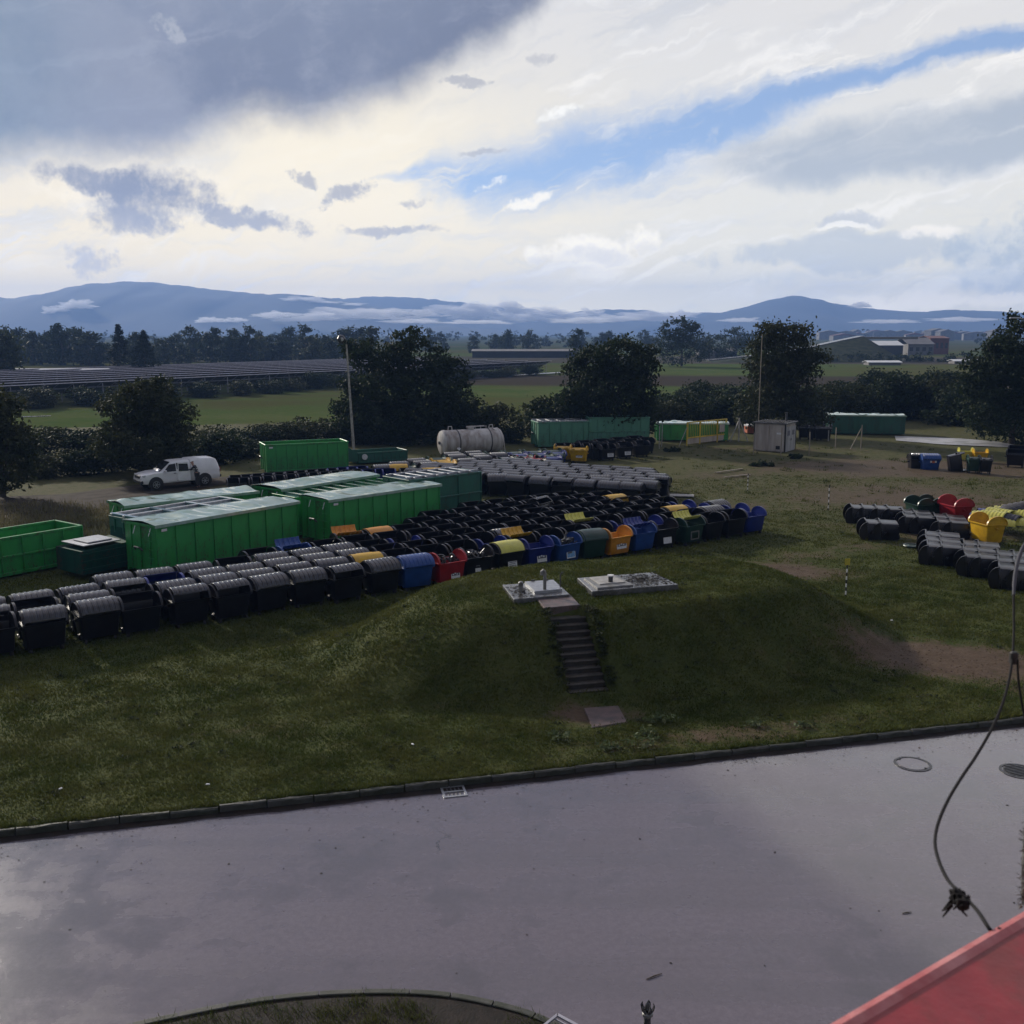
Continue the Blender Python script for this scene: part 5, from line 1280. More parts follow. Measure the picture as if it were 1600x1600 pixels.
# teal compactor standing behind the second container
a = P(640, 752, 2.35); b_ = P(752, 738, 2.35); an, L = along(a, b_)
o = container('tall teal closed container behind the second green one', a, an, L, 2.3, 2.4, 3, 'teal', cover='frame', plate=False, ladder=False, midrail=True, seed=3)
# compactor with low hopper and teal roof, left
a = P(215, 815, 2.1); b_ = P(385, 786, 2.1); an, L = along(a, b_)
o = container('teal compactor container with framed blue-grey roof beside the nearest green one', a, an1, L, 2.1, 2.15, 6, 'teal', cover=None, plate=False, ladder=False, seed=4)
b = MB(); b.box((L/2, 1.05, 2.13), (L-.02, 2.06, .06)); b.obj('roof', M['wetteal'], o)
for yy in (.12, 1.05, 1.98): box_part('roof_beam', (L/2, yy, 2.2), (L, .16, .1), M['steel'], o, .015)
for k in (.02, .34, .66, .98): box_part('roof_rib', (L*k, 1.05, 2.21), (.2, 2.1, .1), M['wetteal'], o, .015)
b = MB(); b.prism([(-2.6, .25), (0, .25), (0, 1.70), (-.08, 1.30), (-2.6, 1.22)], .1, 2.0); b.obj('hopper', M['dkteal'], o)
for k in range(3): box_part('hopper_rail', (-1.4, .06, .45+.32*k), (2.4, .05, .07), M['dkteal'], o)
b = MB(); b.box((-1.55, 1.05, 1.40), (1.7, 1.7, .05), ch=.01); b.box((-1.5, 1.05, 1.46), (1.1, 1.2, .05), ch=.02); b.obj('hopper_lid', M['steel'], o)
# further tarpaulined containers
a = P(196, 791, 2.2); b_ = P(402, 768, 2.2); an, L = along(a, b_)
container('tarpaulined green container farthest left, behind the teal compactor', a, an, L, 2.0, 2.2, 8, 'green', ladder=False, seed=5)
a = P(440, 765, 2.25); b_ = P(590, 742, 2.25); an, L = along(a, b_)
container('tarpaulined green container before the row of open black bins', a, an, L, 2.2, 2.25, 8, 'green', seed=6)
a = P(462, 779, 2.0); an = an2
container('green container with ribbed steel roof between the tarpaulined ones', a, an, 7.6, 2.0, 2.05, 8, 'green', cover='ribs', plate=False, ladder=False, seed=7)
# open container at the left edge
b_ = P(128, 821, 1.75); ang = an1; L = 7.2
a = (b_[0]-L*math.cos(ang), b_[1]-L*math.sin(ang))
container('open bright green container cut off by the left picture edge', a, ang, L, 2.2, 1.75, 8, 'green', cover='open', rib=.09, plate=False, ladder=False, midrail=True, seed=8)
a = P(417, 692, 2.3); b_ = P(545, 684, 2.3); X, Y = P(417, 742); 
def from_px(x0, y0, x1, y1, H):      # near side from its foot at the left and right
    a = P(x0, y0); e = P(x1, y1); an, L = along(a, e); return a, an, L
a, an, L = from_px(417, 742, 545, 735, 0)
container('far open green container with empty dark inside near the lamp post', a, an, L, 2.3, 2.15, 8, 'green', cover='open', ladder=False, seed=9)
a, an, L = from_px(560, 727, 637, 722, 0)
o = container('low teal container with slanted end beside the far open one', a, an, L, 2.2, .95, 6, 'teal', cover='open', plate=False, ladder=False, seed=10)
b = MB(); b.prism([(-1.0, .3), (0, .3), (0, .95), (-1.0, 1.55)], .02, .1); b.prism([(-1.0, .3), (0, .3), (0, .95), (-1.0, 1.55)], 2.1, 2.18); b.obj('slanted_end', M['teal'], o)
b = MB(); b.tube([(.5, -.13, .62), (.5, -.05, .62)], .22, 16); b.obj('round_mark', M['sticker'], o)
a, an, L = from_px(841, 701, 908, 696, 0)
container('pale green container with slatted pale roof, left of the pale green pair', a, an*.4, 6.2, 2.6, 2.3, 6, 'palegreen', cover='frame', plate=False, ladder=False, seed=11)
a = P(920, 699); container('tall pale green container, right of the pale green pair', a, R(4), 5.4, 2.4, 2.65, 7, 'palegreen', cover='open', plate=False, ladder=False, midrail=True, seed=12)
a = P(1026, 690); container('low green container behind the yellow gate', a, R(-2), 6.6, 2.2, 1.7, 5, 'green', cover='tarp', plate=False, ladder=False, seed=13)
a, an, L = from_px(1292, 679, 1386, 684, 0)
container('closed dark teal container with wet top at the right before the hedge', a, R(-9), 7.4, 2.4, 1.95, 3, 'teal', cover='tarp', plate=False, ladder=False, seed=14)
# ------------------------------------------------------------------ pickup and the person at its rear door
pa = R(-142); pf = P(244, 768)
fx, fy = math.cos(pa), math.sin(pa); lx, ly = -fy, fx              # forward, left
po = (pf[0]-fx*4.28-lx*.80, pf[1]-fy*4.28-ly*.80)
pk = empty('pickup_truck', (po[0], po[1], .085), pa, 'white double-cab pickup with closed canopy parked by the hedge', 'pickup')
def ring(x, hw, zb, zt, hwt=None, tz=None):
    hwt = hwt or hw*.96
    return [(x, -hw*.94, zb), (x, hw*.94, zb), (x, hw, zb+.14), (x, hw, (zb+zt)/2), (x, hwt, zt-.05), (x, hwt*.90, zt), (x, -hwt*.90, zt), (x, -hwt, zt-.05), (x, -hw, (zb+zt)/2), (x, -hw, zb+.14)]
b = MB(); b.loft([ring(*q) for q in ((.02, .86, .52, 1.06), (.08, .905, .46, 1.10), (1.0, .92, .44, 1.12), (3.0, .92, .42, 1.10), (3.95, .92, .42, 1.14), (4.35, .91, .42, 1.12), (4.85, .88, .42, 1.04), (5.08, .82, .44, .96), (5.16, .74, .50, .82))])
b.obj('body', M['white'], pk, True)
def up(x, zt, hwt, zb=1.04, hwb=.90, zm=None):
    return [(x, -hwb, zb), (x, hwb, zb), (x, hwb*.985, zb+(zt-zb)*.15), (x, hwt, zt-.10), (x, hwt*.93, zt-.02), (x, hwt*.6, zt+.015), (x, -hwt*.6, zt+.015), (x, -hwt*.93, zt-.02), (x, -hwt, zt-.10), (x, -hwb*.985, zb+(zt-zb)*.15)]
b = MB(); b.loft([up(1.98, 1.76, .75), up(2.2, 1.77, .75), up(3.0, 1.76, .74), up(3.25, 1.70, .73), up(3.55, 1.46, .78), up(3.98, 1.13, .82, hwb=.86)])
b.obj('cab', M['white'], pk, True)
b = MB(); b.loft([up(.03, 1.18, .84), up(.10, 1.45, .80), up(.22, 1.72, .77), up(.42, 1.81, .765), up(1.3, 1.83, .765), up(1.88, 1.82, .765), up(1.95, 1.78, .76)])
b.obj('canopy', M['white'], pk, True)
def side_poly(name, pts, m_, y0, y1, par=pk, side=1, lean=.19):
    b = MB(); n = len(pts); f = lambda x, z, y: (x, side*(y-lean*max(z-1.1, 0)), z)
    vs = [f(x, z, y0) for x, z in pts]+[f(x, z, y1) for x, z in pts]
    b.add(vs, [(i, (i+1) % n, n+(i+1) % n, n+i) for i in range(n)]+[tuple(range(n-1, -1, -1)), tuple(range(n, 2*n))]); return b.obj(name, m_, par)
for s in (1, -1):
    d = side_poly('front_door', [(2.92, .50), (3.72, .50), (3.80, 1.08), (2.92, 1.08)], M['white'], .90, .928, side=s)
    side_poly('window', [(2.95, 1.13), (3.76, 1.13), (3.36, 1.58), (2.95, 1.62)], M['glass'], .88, .905, side=s)
    side_poly('handle', [(2.97, .99), (3.13, .99), (3.13, 1.03), (2.97, 1.03)], M['grill'], .925, .945, par=pk, side=s)
    b = MB(); b.box((3.66, s*.99, 1.18), (.12, .16, .16), ch=.03); b.obj('wing_mirror', M['white'], pk)
    for x in (1.08, 4.28):
        b = MB(); b.tube([(x, s*.70, .40), (x, s*.9235, .40)], .47, 22); b.obj('wheel_arch', M['grill'], pk)
        wh = empty('wheel', (x, s*.82, .365), 0, parent=pk)
        b = MB(); b.tube([(0, -.12, 0), (0, -.10, 0), (0, .10, 0), (0, .12, 0)], [.33, .365, .365, .33], 22); b.obj('tyre', M['rubber'], wh, True)
        b = MB(); b.tube([(0, s*.105, 0), (0, s*.128, 0)], .225, 18)
        b.obj('rim', M['grill'], wh)
        b = MB()
        for k in range(6): b.box((.11, s*.134, 0), (.19, .014, .045), Matrix.Rotation(k*math.pi/3, 4, 'Y'))
        b.tube([(0, s*.125, 0), (0, s*.15, 0)], .06, 10)
        for k in range(18):
            a = k*6.2832/18; b.box((.215, s*.134, 0), (.025, .014, .08), Matrix.Rotation(a, 4, 'Y'))
        b.obj('spokes', M['steel'], wh)
    b = MB(); b.loft([[(5.00+dx, s*y, z) for y, z in ((.56, .86), (.84, .88), (.83, 1.0), (.60, .97))] for dx in (-.2, .075)]); b.obj('headlight', M['lamp'], pk)
    b = MB(); b.box((-.0, s*.80, 1.02), (.06, .16, .34), ch=.02); b.obj('tail_light', M['redledge'], pk)
side_poly('rear_door', [(2.05, .52), (2.88, .50), (2.88, 1.08), (2.05, 1.08)], M['white'], .90, .928, side=-1); side_poly('window', [(2.12, 1.13), (2.88, 1.13), (2.88, 1.62), (2.2, 1.63)], M['glass'], .88, .905, side=-1)
side_poly('cab_opening', [(2.05, .52), (2.88, .50), (2.88, 1.64), (2.15, 1.64)], M['blackpaint'], .86, .925)
hd = empty('rear_door', (2.88, .935, 0), R(24), parent=pk)
def shift(n_, pts, m_, y0, y1):
    b = MB(); n = len(pts); f = lambda x, z, y: (x-2.88, y-.935-.19*max(z-1.1, 0), z)
    vs = [f(x, z, y0) for x, z in pts]+[f(x, z, y1) for x, z in pts]
    b.add(vs, [(i, (i+1) % n, n+(i+1) % n, n+i) for i in range(n)]+[tuple(range(n-1, -1, -1)), tuple(range(n, 2*n))]); b.obj(n_, m_, hd)
hd.rotation_euler = (0, 0, R(-22))
shift('door_panel', [(2.08, .52), (2.86, .50), (2.86, 1.66), (2.18, 1.66), (2.08, 1.1)], M['white'], .91, .95); shift('window', [(2.18, 1.13), (2.80, 1.13), (2.80, 1.60), (2.24, 1.60)], M['glass'], .945, .956)
b = MB(); b.add([(3.24, -.62, 1.725), (3.24, .62, 1.725), (3.95, .73, 1.165), (3.95, -.73, 1.165)], [(0, 1, 2, 3)]); b.obj('windscreen', M['glass'], pk)
b = MB(); b.box((5.13, 0, .86), (.10, 1.02, .20), ch=.03)
for k in (-.25, .25): b.box((5.185, k, .86), (.02, .05, .2))
b.obj('grille', M['grill'], pk)
b = MB(); b.box((5.11, 0, .56), (.16, 1.7, .2), ch=.05); b.obj('front_bumper', M['grill'], pk)
b = MB(); b.box((-.03, 0, .60), (.12, 1.7, .16), ch=.03); b.obj('rear_bumper', M['grill'], pk)

def skinned(name, m_, joints, edges, par, sub=2):
    names = list(joints); me_ = bpy.data.meshes.new(name); me_.from_pydata([joints[n][:3] for n in names], [(names.index(a), names.index(b)) for a, b in edges], []); o = link(name, me_, par)
    md = o.modifiers.new('skin', 'SKIN'); o.modifiers.new('sub', 'SUBSURF').levels = sub; o.modifiers['sub'].render_levels = sub
    for i, n in enumerate(names):
        sv_ = me_.skin_vertices[0].data[i]; rr = joints[n][3]; sv_.radius = rr if isinstance(rr, tuple) else (rr, rr); sv_.use_root = i == 0
    me_.materials.append(m_)
    dg = bpy.context.evaluated_depsgraph_get(); new = bpy.data.meshes.new_from_object(o.evaluated_get(dg)); new.name = name
    o.modifiers.clear(); o.data = new; new.polygons.foreach_set('use_smooth', [True]*len(new.polygons)); 
    if not new.materials: new.materials.append(m_)
    return o
wx, wy = po[0]+fx*1.78+lx*1.42, po[1]+fy*1.78+ly*1.42
pp = empty('person', (wx, wy, .085), pa, 'person in dark jacket with pale bands leaning into the open rear door', 'person')
# local: x towards the front of the pickup, -y towards the pickup
BJ = {'pel': (0, 0, .92, .13), 'wst': (.03, -.03, 1.06, .125), 'chs': (.10, -.10, 1.28, .155), 'nck': (.16, -.16, 1.46, .065), 'hd0': (.19, -.19, 1.55, .08), 'hd1': (.21, -.20, 1.65, .098), 'hd2': (.21, -.20, 1.73, .07),
      'shl': (.20, .03, 1.41, .07), 'ell': (.36, -.10, 1.20, .05), 'wrl': (.46, -.32, 1.22, .034), 'hnl': (.50, -.40, 1.23, .03), 'shr': (.02, -.24, 1.41, .07), 'elr': (.10, -.44, 1.18, .05), 'wrr': (.28, -.55, 1.12, .034), 'hnr': (.35, -.60, 1.12, .03),
      'hpl': (.06, .09, .88, .10), 'knl': (.13, .10, .48, .068), 'anl': (.06, .14, .09, .045), 'tol': (.22, .10, .04, .04), 'hpr': (-.05, -.08, .88, .10), 'knr': (-.02, -.12, .48, .068), 'anr': (-.14, -.10, .09, .045), 'tor': (.02, -.14, .04, .04)}
BE = [('pel', 'wst'), ('wst', 'chs'), ('chs', 'nck'), ('nck', 'hd0'), ('hd0', 'hd1'), ('hd1', 'hd2'), ('chs', 'shl'), ('shl', 'ell'), ('ell', 'wrl'), ('wrl', 'hnl'), ('chs', 'shr'), ('shr', 'elr'), ('elr', 'wrr'), ('wrr', 'hnr'), ('pel', 'hpl'), ('hpl', 'knl'), ('knl', 'anl'), ('anl', 'tol'), ('pel', 'hpr'), ('hpr', 'knr'), ('knr', 'anr'), ('anr', 'tor')]
skinned('body', M['skin'], BJ, BE, pp)
def grow(keys, k, **mod):
    d = {n: (*BJ[n][:3], BJ[n][3]*k) for n in keys}; d.update(mod); return d
jk = ['wst', 'pel', 'chs', 'shl', 'ell', 'wrl', 'shr', 'elr', 'wrr']
j_ = grow(jk, 1.14); j_['nck'] = (*BJ['nck'][:3], .085)
skinned('jacket', M['cloth'], j_, [e_ for e_ in BE if e_[0] in j_ and e_[1] in j_], pp)
tr_ = grow(['pel', 'hpl', 'knl', 'anl', 'hpr', 'knr', 'anr'], 1.12)
skinned('trousers', M['trouser'], tr_, [e_ for e_ in BE if e_[0] in tr_ and e_[1] in tr_], pp)
for s, n0, n1 in ((0, 'anl', 'tol'), (1, 'anr', 'tor')): skinned('shoe', M['rubber'], {'a': (*BJ[n0][:2], .07, .058), 'b': (*BJ[n1][:3], .05)}, [('a', 'b')], pp)
skinned('hair', M['hair'], {'a': (.205, -.195, 1.72, .088), 'b': (.165, -.165, 1.66, .085)}, [('a', 'b')], pp)
fd = Vector((.72, -.69, 0)); sdv = Vector((.69, .72, 0)); hc = Vector((.21, -.20, 1.65))
for s in (-1, 1):
    b = MB(); p_ = hc+fd*.093+sdv*.034*s; b.tube([p_, p_+fd*.012], .012, 8); b.obj('eye', M['blackpaint'], pp)
    b = MB(); p_ = hc+sdv*.094*s; b.box(tuple(p_), (.03, .03, .055), ch=.008); b.obj('ear', M['skin'], pp)
    hp = Vector(BJ['hnl' if s > 0 else 'hnr'][:3]); wp = Vector(BJ['wrl' if s > 0 else 'wrr'][:3]); hd_ = (hp-wp).normalized(); sd_ = hd_.cross(Vector((0, 0, 1))).normalized()
    for k in range(4): b = MB(); q = hp+sd_*(k-1.5)*.018; b.tube([q, q+hd_*(.045+.006*(k in (1, 2)))-Vector((0, 0, .008)), q+hd_*.065-Vector((0, 0, .03))], [.009, .008, .006], 6); b.obj('finger', M['skin'], pp)
    b = MB(); q = hp-hd_*.03-sd_*.03*s; b.tube([q, q-sd_*.025*s+hd_*.02, q-sd_*.03*s+hd_*.045], [.010, .009, .007], 6); b.obj('thumb', M['skin'], pp)
b = MB(); p_ = hc+fd*.098-Vector((0, 0, .03)); b.tube([p_+Vector((0, 0, .035)), p_+fd*.018, p_], [.008, .014, .006], 6); b.obj('nose', M['skin'], pp)
b = MB(); p_ = hc+fd*.085-Vector((0, 0, .062)); b.tube([p_-sdv*.022, p_+fd*.006, p_+sdv*.022], .006, 6); b.obj('mouth', M['redledge'], pp)
for z_, c_ in ((1.12, (.045, -.045)), (1.26, (.092, -.092))):
    b = MB(); n = 16; b.loft([[(c_[0]+math.cos(a)*(.205 if z_ > 1.2 else .17), c_[1]+math.sin(a)*(.205 if z_ > 1.2 else .17), z_+dz_) for a in [6.2832*k/n for k in range(n)]] for dz_ in (-.025, .025)], (False, False)); b.obj('reflective_band', M['reflect'], pp)

# ------------------------------------------------------------------ tank
tx, ty = P(692, 717); tn = empty('vacuum_tank', (tx, ty, 0), R(27), 'old grey cylindrical tank with rings, ladder and lugs among the shrubs', 'tank')
TR, TL, TZ = 1.0, 4.9, 1.30
def circ(x, r_, z=TZ, n=28): return [(x, r_*math.cos(6.2832*k/n), z+r_*math.sin(6.2832*k/n)) for k in range(n)]
b = MB(); b.loft([circ(0, TR), circ(TL, TR)], (False, False)); b.obj('shell', M['tank'], tn, True)
b = MB(); b.loft([circ(.01, TR*.995), circ(-.10, TR*.95), circ(-.20, TR*.7), circ(-.25, TR*.3), circ(-.26, .05)], (False, True)); b.obj('end_cap', M['tank'], tn, True)
b = MB(); b.loft([circ(TL-.01, TR*.995), circ(TL+.10, TR*.95), circ(TL+.20, TR*.7), circ(TL+.26, .05)], (False, True)); b.obj('end_cap', M['tank'], tn, True)
for x in (.08, 1.15, 3.95, TL-.08):
    b = MB(); b.loft([circ(x-.04, TR), circ(x-.04, TR+.035), circ(x+.04, TR+.035), circ(x+.04, TR)], (False, False)); b.obj('hoop', M['iron'] if x in (1.15, 3.95) else M['tank'], tn)
b = MB(); b.tube([(-.24, 0, TZ), (-.34, 0, TZ)], .13, 12); b.obj('valve', M['iron'], tn)
for x in (.65, 4.3):
    b = MB(); b.tube([(x-.18, 0, TZ+TR-.02), (x-.14, 0, TZ+TR+.28), (x+.14, 0, TZ+TR+.28), (x+.18, 0, TZ+TR-.02)], .045, 6); b.obj('lifting_lug', M['tank'], tn)
b = MB(); b.tube([(2.45, 0, TZ+TR-.03), (2.45, 0, TZ+TR+.14)], .3, 14); b.tube([(2.45, 0, TZ+TR+.14), (2.45, 0, TZ+TR+.19)], .36, 14); b.obj('manhole', M['tank'], tn)
b = MB()
for s in (-.25, .25): b.tube([(2.2, s, TZ+TR+.22), (3.8, s, TZ+TR+.22)], .025, 5)
for k in range(4): b.tube([(2.3+.48*k, -.25, TZ+TR), (2.3+.48*k, -.25, TZ+TR+.22)], .02, 5)
b.obj('walkway_rail', M['tank'], tn)
b = MB(); b.tube([(4.1, -.35, TZ+TR+.1), (5.05, -.75, TZ+.45), (5.2, -.8, .4)], .05, 6); b.tube([(4.1, .1, TZ+TR+.1), (5.05, -.3, TZ+.45), (5.2, -.35, .4)], .05, 6)
for k in range(5): b.tube([(5.12, -.8, .45+.25*k), (5.12, -.33, .45+.25*k)], .02, 5)
b.obj('ladder', M['tank'], tn)
b = MB(); c = Vector((1.0, -TR*.93-.03, TZ-.42)); b.box((0, 0, 0), (.26, .012, .26), Matrix.Translation(c) @ Matrix.Rotation(R(-22), 4, 'X') @ Matrix.Rotation(R(45), 4, 'Y')); b.obj('hazard_sign', M['sticker'], tn)
for x in (.9, 4.0): b = MB(); b.box((x, 0, .25), (.3, 1.5, .55)); b.obj('saddle', M['iron'], tn)

# ------------------------------------------------------------------ yellow gate
g0 = P(1073, 697); g1 = P(1134, 690); ga, gL = along(g0, g1)
yg = empty('yellow_gate', (g0[0], g0[1], 0), ga, 'yellow barred steel gate with solid lower panels beside the beige hut', 'gate')
for x in (0, .32*gL, .77*gL, gL): b = MB(); b.box((x, 0, 1.05), (.11, .11, 2.2), ch=.01); b.obj('post', M['yellowpaint'], yg)
for z in (2.1, .72): b = MB(); b.box((gL/2, .0, z), (gL-.12, .07, .10)); b.obj('rail', M['yellowpaint'], yg)
for k in range(3):
    e = [0, .32, .77, 1]; b = MB(); b.box(((e[k]+e[k+1])/2*gL, .02, .42), ((e[k+1]-e[k])*gL-.14, .03, .50)); b.obj('lower_panel', M['hut'], yg)
bm_ = MB(); bm_.box((0, 0, 0), (.03, .03, 1.28)); bme = bm_.mesh('bar', M['yellowpaint'])
for k in range(22):
    x = gL*(k+.7)/22.4
    if min(abs(x-q*gL) for q in (0, .32, .77, 1)) > .12: link('bar', bme, yg, (x, 0, 1.41))
b = MB(); b.box((gL*.885, -.03, 1.3), (gL*.14, .02, .7)); b.obj('notice_board', M['hut'], yg)
for x, y, lb in ((1028, 683, 'red and white striped warning board left of the yellow gate'), (1114, 686, 'red and white striped warning board behind the yellow gate')):
    X, Y = P(x, y); o = empty('warning_board', (X, Y, 0), 0, lb, 'warning sign')
    b = MB(); b.box((0, 0, 1.0), (.24, .02, 1.1)); b.box((0, .03, .6), (.05, .03, 1.2)); b.obj('board', M['sticker'], o)
    for k in range(4): b = MB(); b.add([(-.13, -.014, .55+.26*k), (.13, -.014, .68+.26*k), (.13, -.014, .80+.26*k), (-.13, -.014, .67+.26*k)], [(0, 1, 2, 3)]); b.obj('stripe', M['blackpaint'], o)
# ------------------------------------------------------------------ hut
hx, hy = P(1226, 708); th = R(33); ht = empty('hut', (hx, hy, 0), 0, 'small beige panelled hut with grey doors and a stove pipe', 'hut')
ht.rotation_euler = (0, 0, -th)           # local -x runs along the left face, +y along the right face
W1, W2, HH_ = 2.75, 2.8, 2.38
b = MB(); b.box((-W1/2, W2/2, HH_/2+.05), (W1-.1, W2-.1, HH_-.05)); b.obj('wall', M['hut'], ht)
for k in range(2): b = MB(); b.box((-W1*(.27+.48*k), .03, HH_/2+.06), (W1*.46, .03, HH_-.2), ch=.006); b.obj('wall_panel', M['hut'], ht)
for p_ in ((-.03, .03), (-W1+.03, .03), (-.03, W2-.03)): b = MB(); b.box((p_[0], p_[1], HH_/2+.04), (.09, .09, HH_)); b.obj('corner_post', M['grill'], ht)
b = MB(); b.box((-W1/2, W2/2, HH_+.09), (W1+.24, W2+.24, .11), ch=.02); b.box((-W1/2, W2/2, HH_+.16), (W1*.9, W2*.9, .04)); b.obj('roof', M['wetcon'], ht)
for k in range(2):
    d = MB(); d.box((-.005, W2*(.28+.44*k), 1.12), (.05, W2*.42, 2.1), ch=.008); do = d.obj('door', M['hutdoor'], ht)
    b = MB(); b.box((.025, W2*(.28+.44*k)+(.42 if k == 0 else -.42), 1.05), (.03, .04, .22)); b.obj('handle', M['iron'], do)
    b = MB(); b.box((.024, W2*(.28+.44*k), 1.62), (.012, .62, .42)); b.obj('notice', M['print'], do)
b = MB(); b.box((-.55, .008, 1.62), (.42, .02, .16)); b.obj('label_plate', M['sticker'], ht)
b = MB(); b.box((-.62, .01, .42), (.36, .02, .3)); b.obj('vent', M['grill'], ht)
b = MB(); b.tube([(-.55, 1.7, HH_+.1), (-.55, 1.7, HH_+.85)], .09, 10); b.tube([(-.55, 1.7, HH_+.85), (-.55, 1.7, HH_+.92)], .13, 10); b.obj('stove_pipe', M['iron'], ht)
# ------------------------------------------------------------------ posts and stakes
def post(label, x, y0, y1, r_=.05, m_='wood', lean=(0, 0), name='post', braces=()):
    X, Y = P(x, y0); top = PD(x, y1, Y).z; o = empty(name, (X, Y, 0), 0, label, 'post')
    b = MB(); b.tube([(0, 0, -.1), (lean[0], lean[1], top)], r_, 8); b.obj('shaft', M[m_], o)
    for bx_ in braces: b = MB(); b.tube([(bx_, -.1, 0), (bx_*.06, 0, top*.86)], r_*.8, 6); b.obj('brace', M[m_], o)
    return o
post('white timber post with two slanting braces right of the yellow gate', 1154, 690, 653, .07, 'fadedwhite', braces=(-.85, .85))
post('thin white post, left of two by the striped board', 1030, 702, 665, .04, 'fadedwhite'); post('thin white post, right of two by the striped board', 1034, 698, 663, .04, 'fadedwhite')
post('slanting pale stake leaning towards the yellow gate', 1060, 698, 668, .04, 'fadedwhite', (.75, .2)); post('pale post in front of the beige hut', 1220, 713, 668, .045, 'wood')
post('pale post just left of the beige hut', 1177, 712, 676, .04, 'wood'); post('pale post right of the hut before the black bins', 1264, 712, 675, .045, 'wood'); post('white post at the corner of the black bins behind the hut', 1294, 690, 663, .05, 'fadedwhite')
post('short pale post between hut and braced post', 1305, 702, 668, .045, 'wood'); post('pale post propped by one long slanting brace near the teal container', 1345, 702, 664, .05, 'wood', braces=(-.95,))
post('tall thin pole rising behind the beige hut', 1184, 690, 522, .04, 'wood', name='pole')
def striped(label, x, y0, y1, cap):
    X, Y = P(x, y0); z0_ = hz1(X, Y); top = PD(x, y1, Y).z; o = empty('marker_post', (X, Y, 0), 0, label, 'marker post'); h = top-z0_-.02; n = 9
    for k in range(n): b = MB(); b.tube([(0, 0, z0_-.05+h*k/n), (0, 0, z0_-.05+h*(k+1)/n)], .028, 8); b.obj('band', M['blackpaint' if k % 2 == 0 else 'sticker'], o)
    if cap: b = MB(); b.box((0, 0, top+.05), (.2, .02, .26), ch=.008); b.obj('cap', M['yellowflag'], o)
striped('black and white marker post with yellow top beside the mound', 1321, 934, 880, True); striped('black and white marker post on the grass right of the blue bin', 1294, 798, 756, False); striped('small black and white marker post beyond the rear block', 1168, 768, 738, False)
for k, (x0, y0, x1, y1) in enumerate(((1118, 741, 1160, 735), (1132, 748, 1172, 744))):
    a, e = P(x0, y0), P(x1, y1); an, L = along(a, e); b = MB(); b.box((L/2, 0, .12), (L, .14, .06)); tag(b.obj('timber', M['wood'], loc=(a[0], a[1], 0), rot=(0, 0, an)), ['pale timber lying on rough ground by the small marker post', 'dark wet timber lying in front of the pale one'][k], 'timber')
X, Y = P(1176, 678); o = empty('wheelbarrow_box', (X, Y, 0), R(8), 'orange red box with white top between braced post and hut', 'box'); o.name = 'orange_box'
b = MB(); b.box((0, 0, .45), (1.5, 1.0, .7), ch=.06); b.obj('body', M['orangepaint'], o); b = MB(); b.loft([rrect(.78, .55, .08, .82), rrect(.78, .55, .08, .9), rrect(.6, .4, .1, 1.0)]); b.obj('lid', M['sticker'], o)
# ------------------------------------------------------------------ lamp posts
X, Y = P(553, 706); tz = PD(545, 538, Y).z; lp = empty('lamp_post', (X, Y, 0), 0, 'tall leaning concrete lamp post beside the ragged dark tree', 'lamp post')
tp = PD(541, 530, Y); dxx = tp.x-X
b = MB(); b.tube([(0, 0, -.1), (dxx*.5, 0, tz*.5), (dxx, 0, tz)], [.13, .10, .07], 9); b.obj('pole', M['pole'], lp)
b = MB(); b.tube([(dxx, 0, tz-.05), (dxx-.02, 0, tz+.35), (dxx-.2, 0, tz+.55), (dxx-.38, 0, tz+.5)], .04, 6); b.obj('arm', M['iron'], lp)
b = MB(); n = 14; b.loft([[(dxx-.42+math.cos(a)*q, math.sin(a)*q, tz+.45+z) for a in [6.2832*k/n for k in range(n)]] for q, z in ((.05, .34), (.22, .28), (.36, .02), (.30, -.22), (.14, -.40))]); b.obj('lamp_shade', M['iron'], lp, True)
b = MB(); b.tube([(-.30+dxx, -.3, tz+.42), (-.33+dxx, -.36, tz+.40)], .16, 10); b.obj('lamp_glass', M['lamp'], lp)
q = PD(1578, 497, 92); b0 = P(1640, 690); sl = empty('street_lamp', (q.x+2.6, 92, 0), 0, 'street lamp arm reaching in at the right edge above the dark tree', 'lamp post')
b = MB(); b.tube([(0, 0, 0), (0, 0, q.z-.5), (-.3, 0, q.z-.25), (-1.7, 0, q.z-.05)], .07, 7); b.obj('pole', M['pole'], sl); b = MB(); b.box((-2.15, 0, q.z), (.95, .3, .16), ch=.05); b.obj('lamp_head', M['steel'], sl)
X, Y = P(178, 592); b = MB(); b.tube([(0, 0, 0), (0, 0, PD(176, 546, Y).z)], .16, 7); tag(b.obj('utility_pole', M['wood'], loc=(X, Y, 0)), 'timber utility pole left of the two conifers', 'pole')

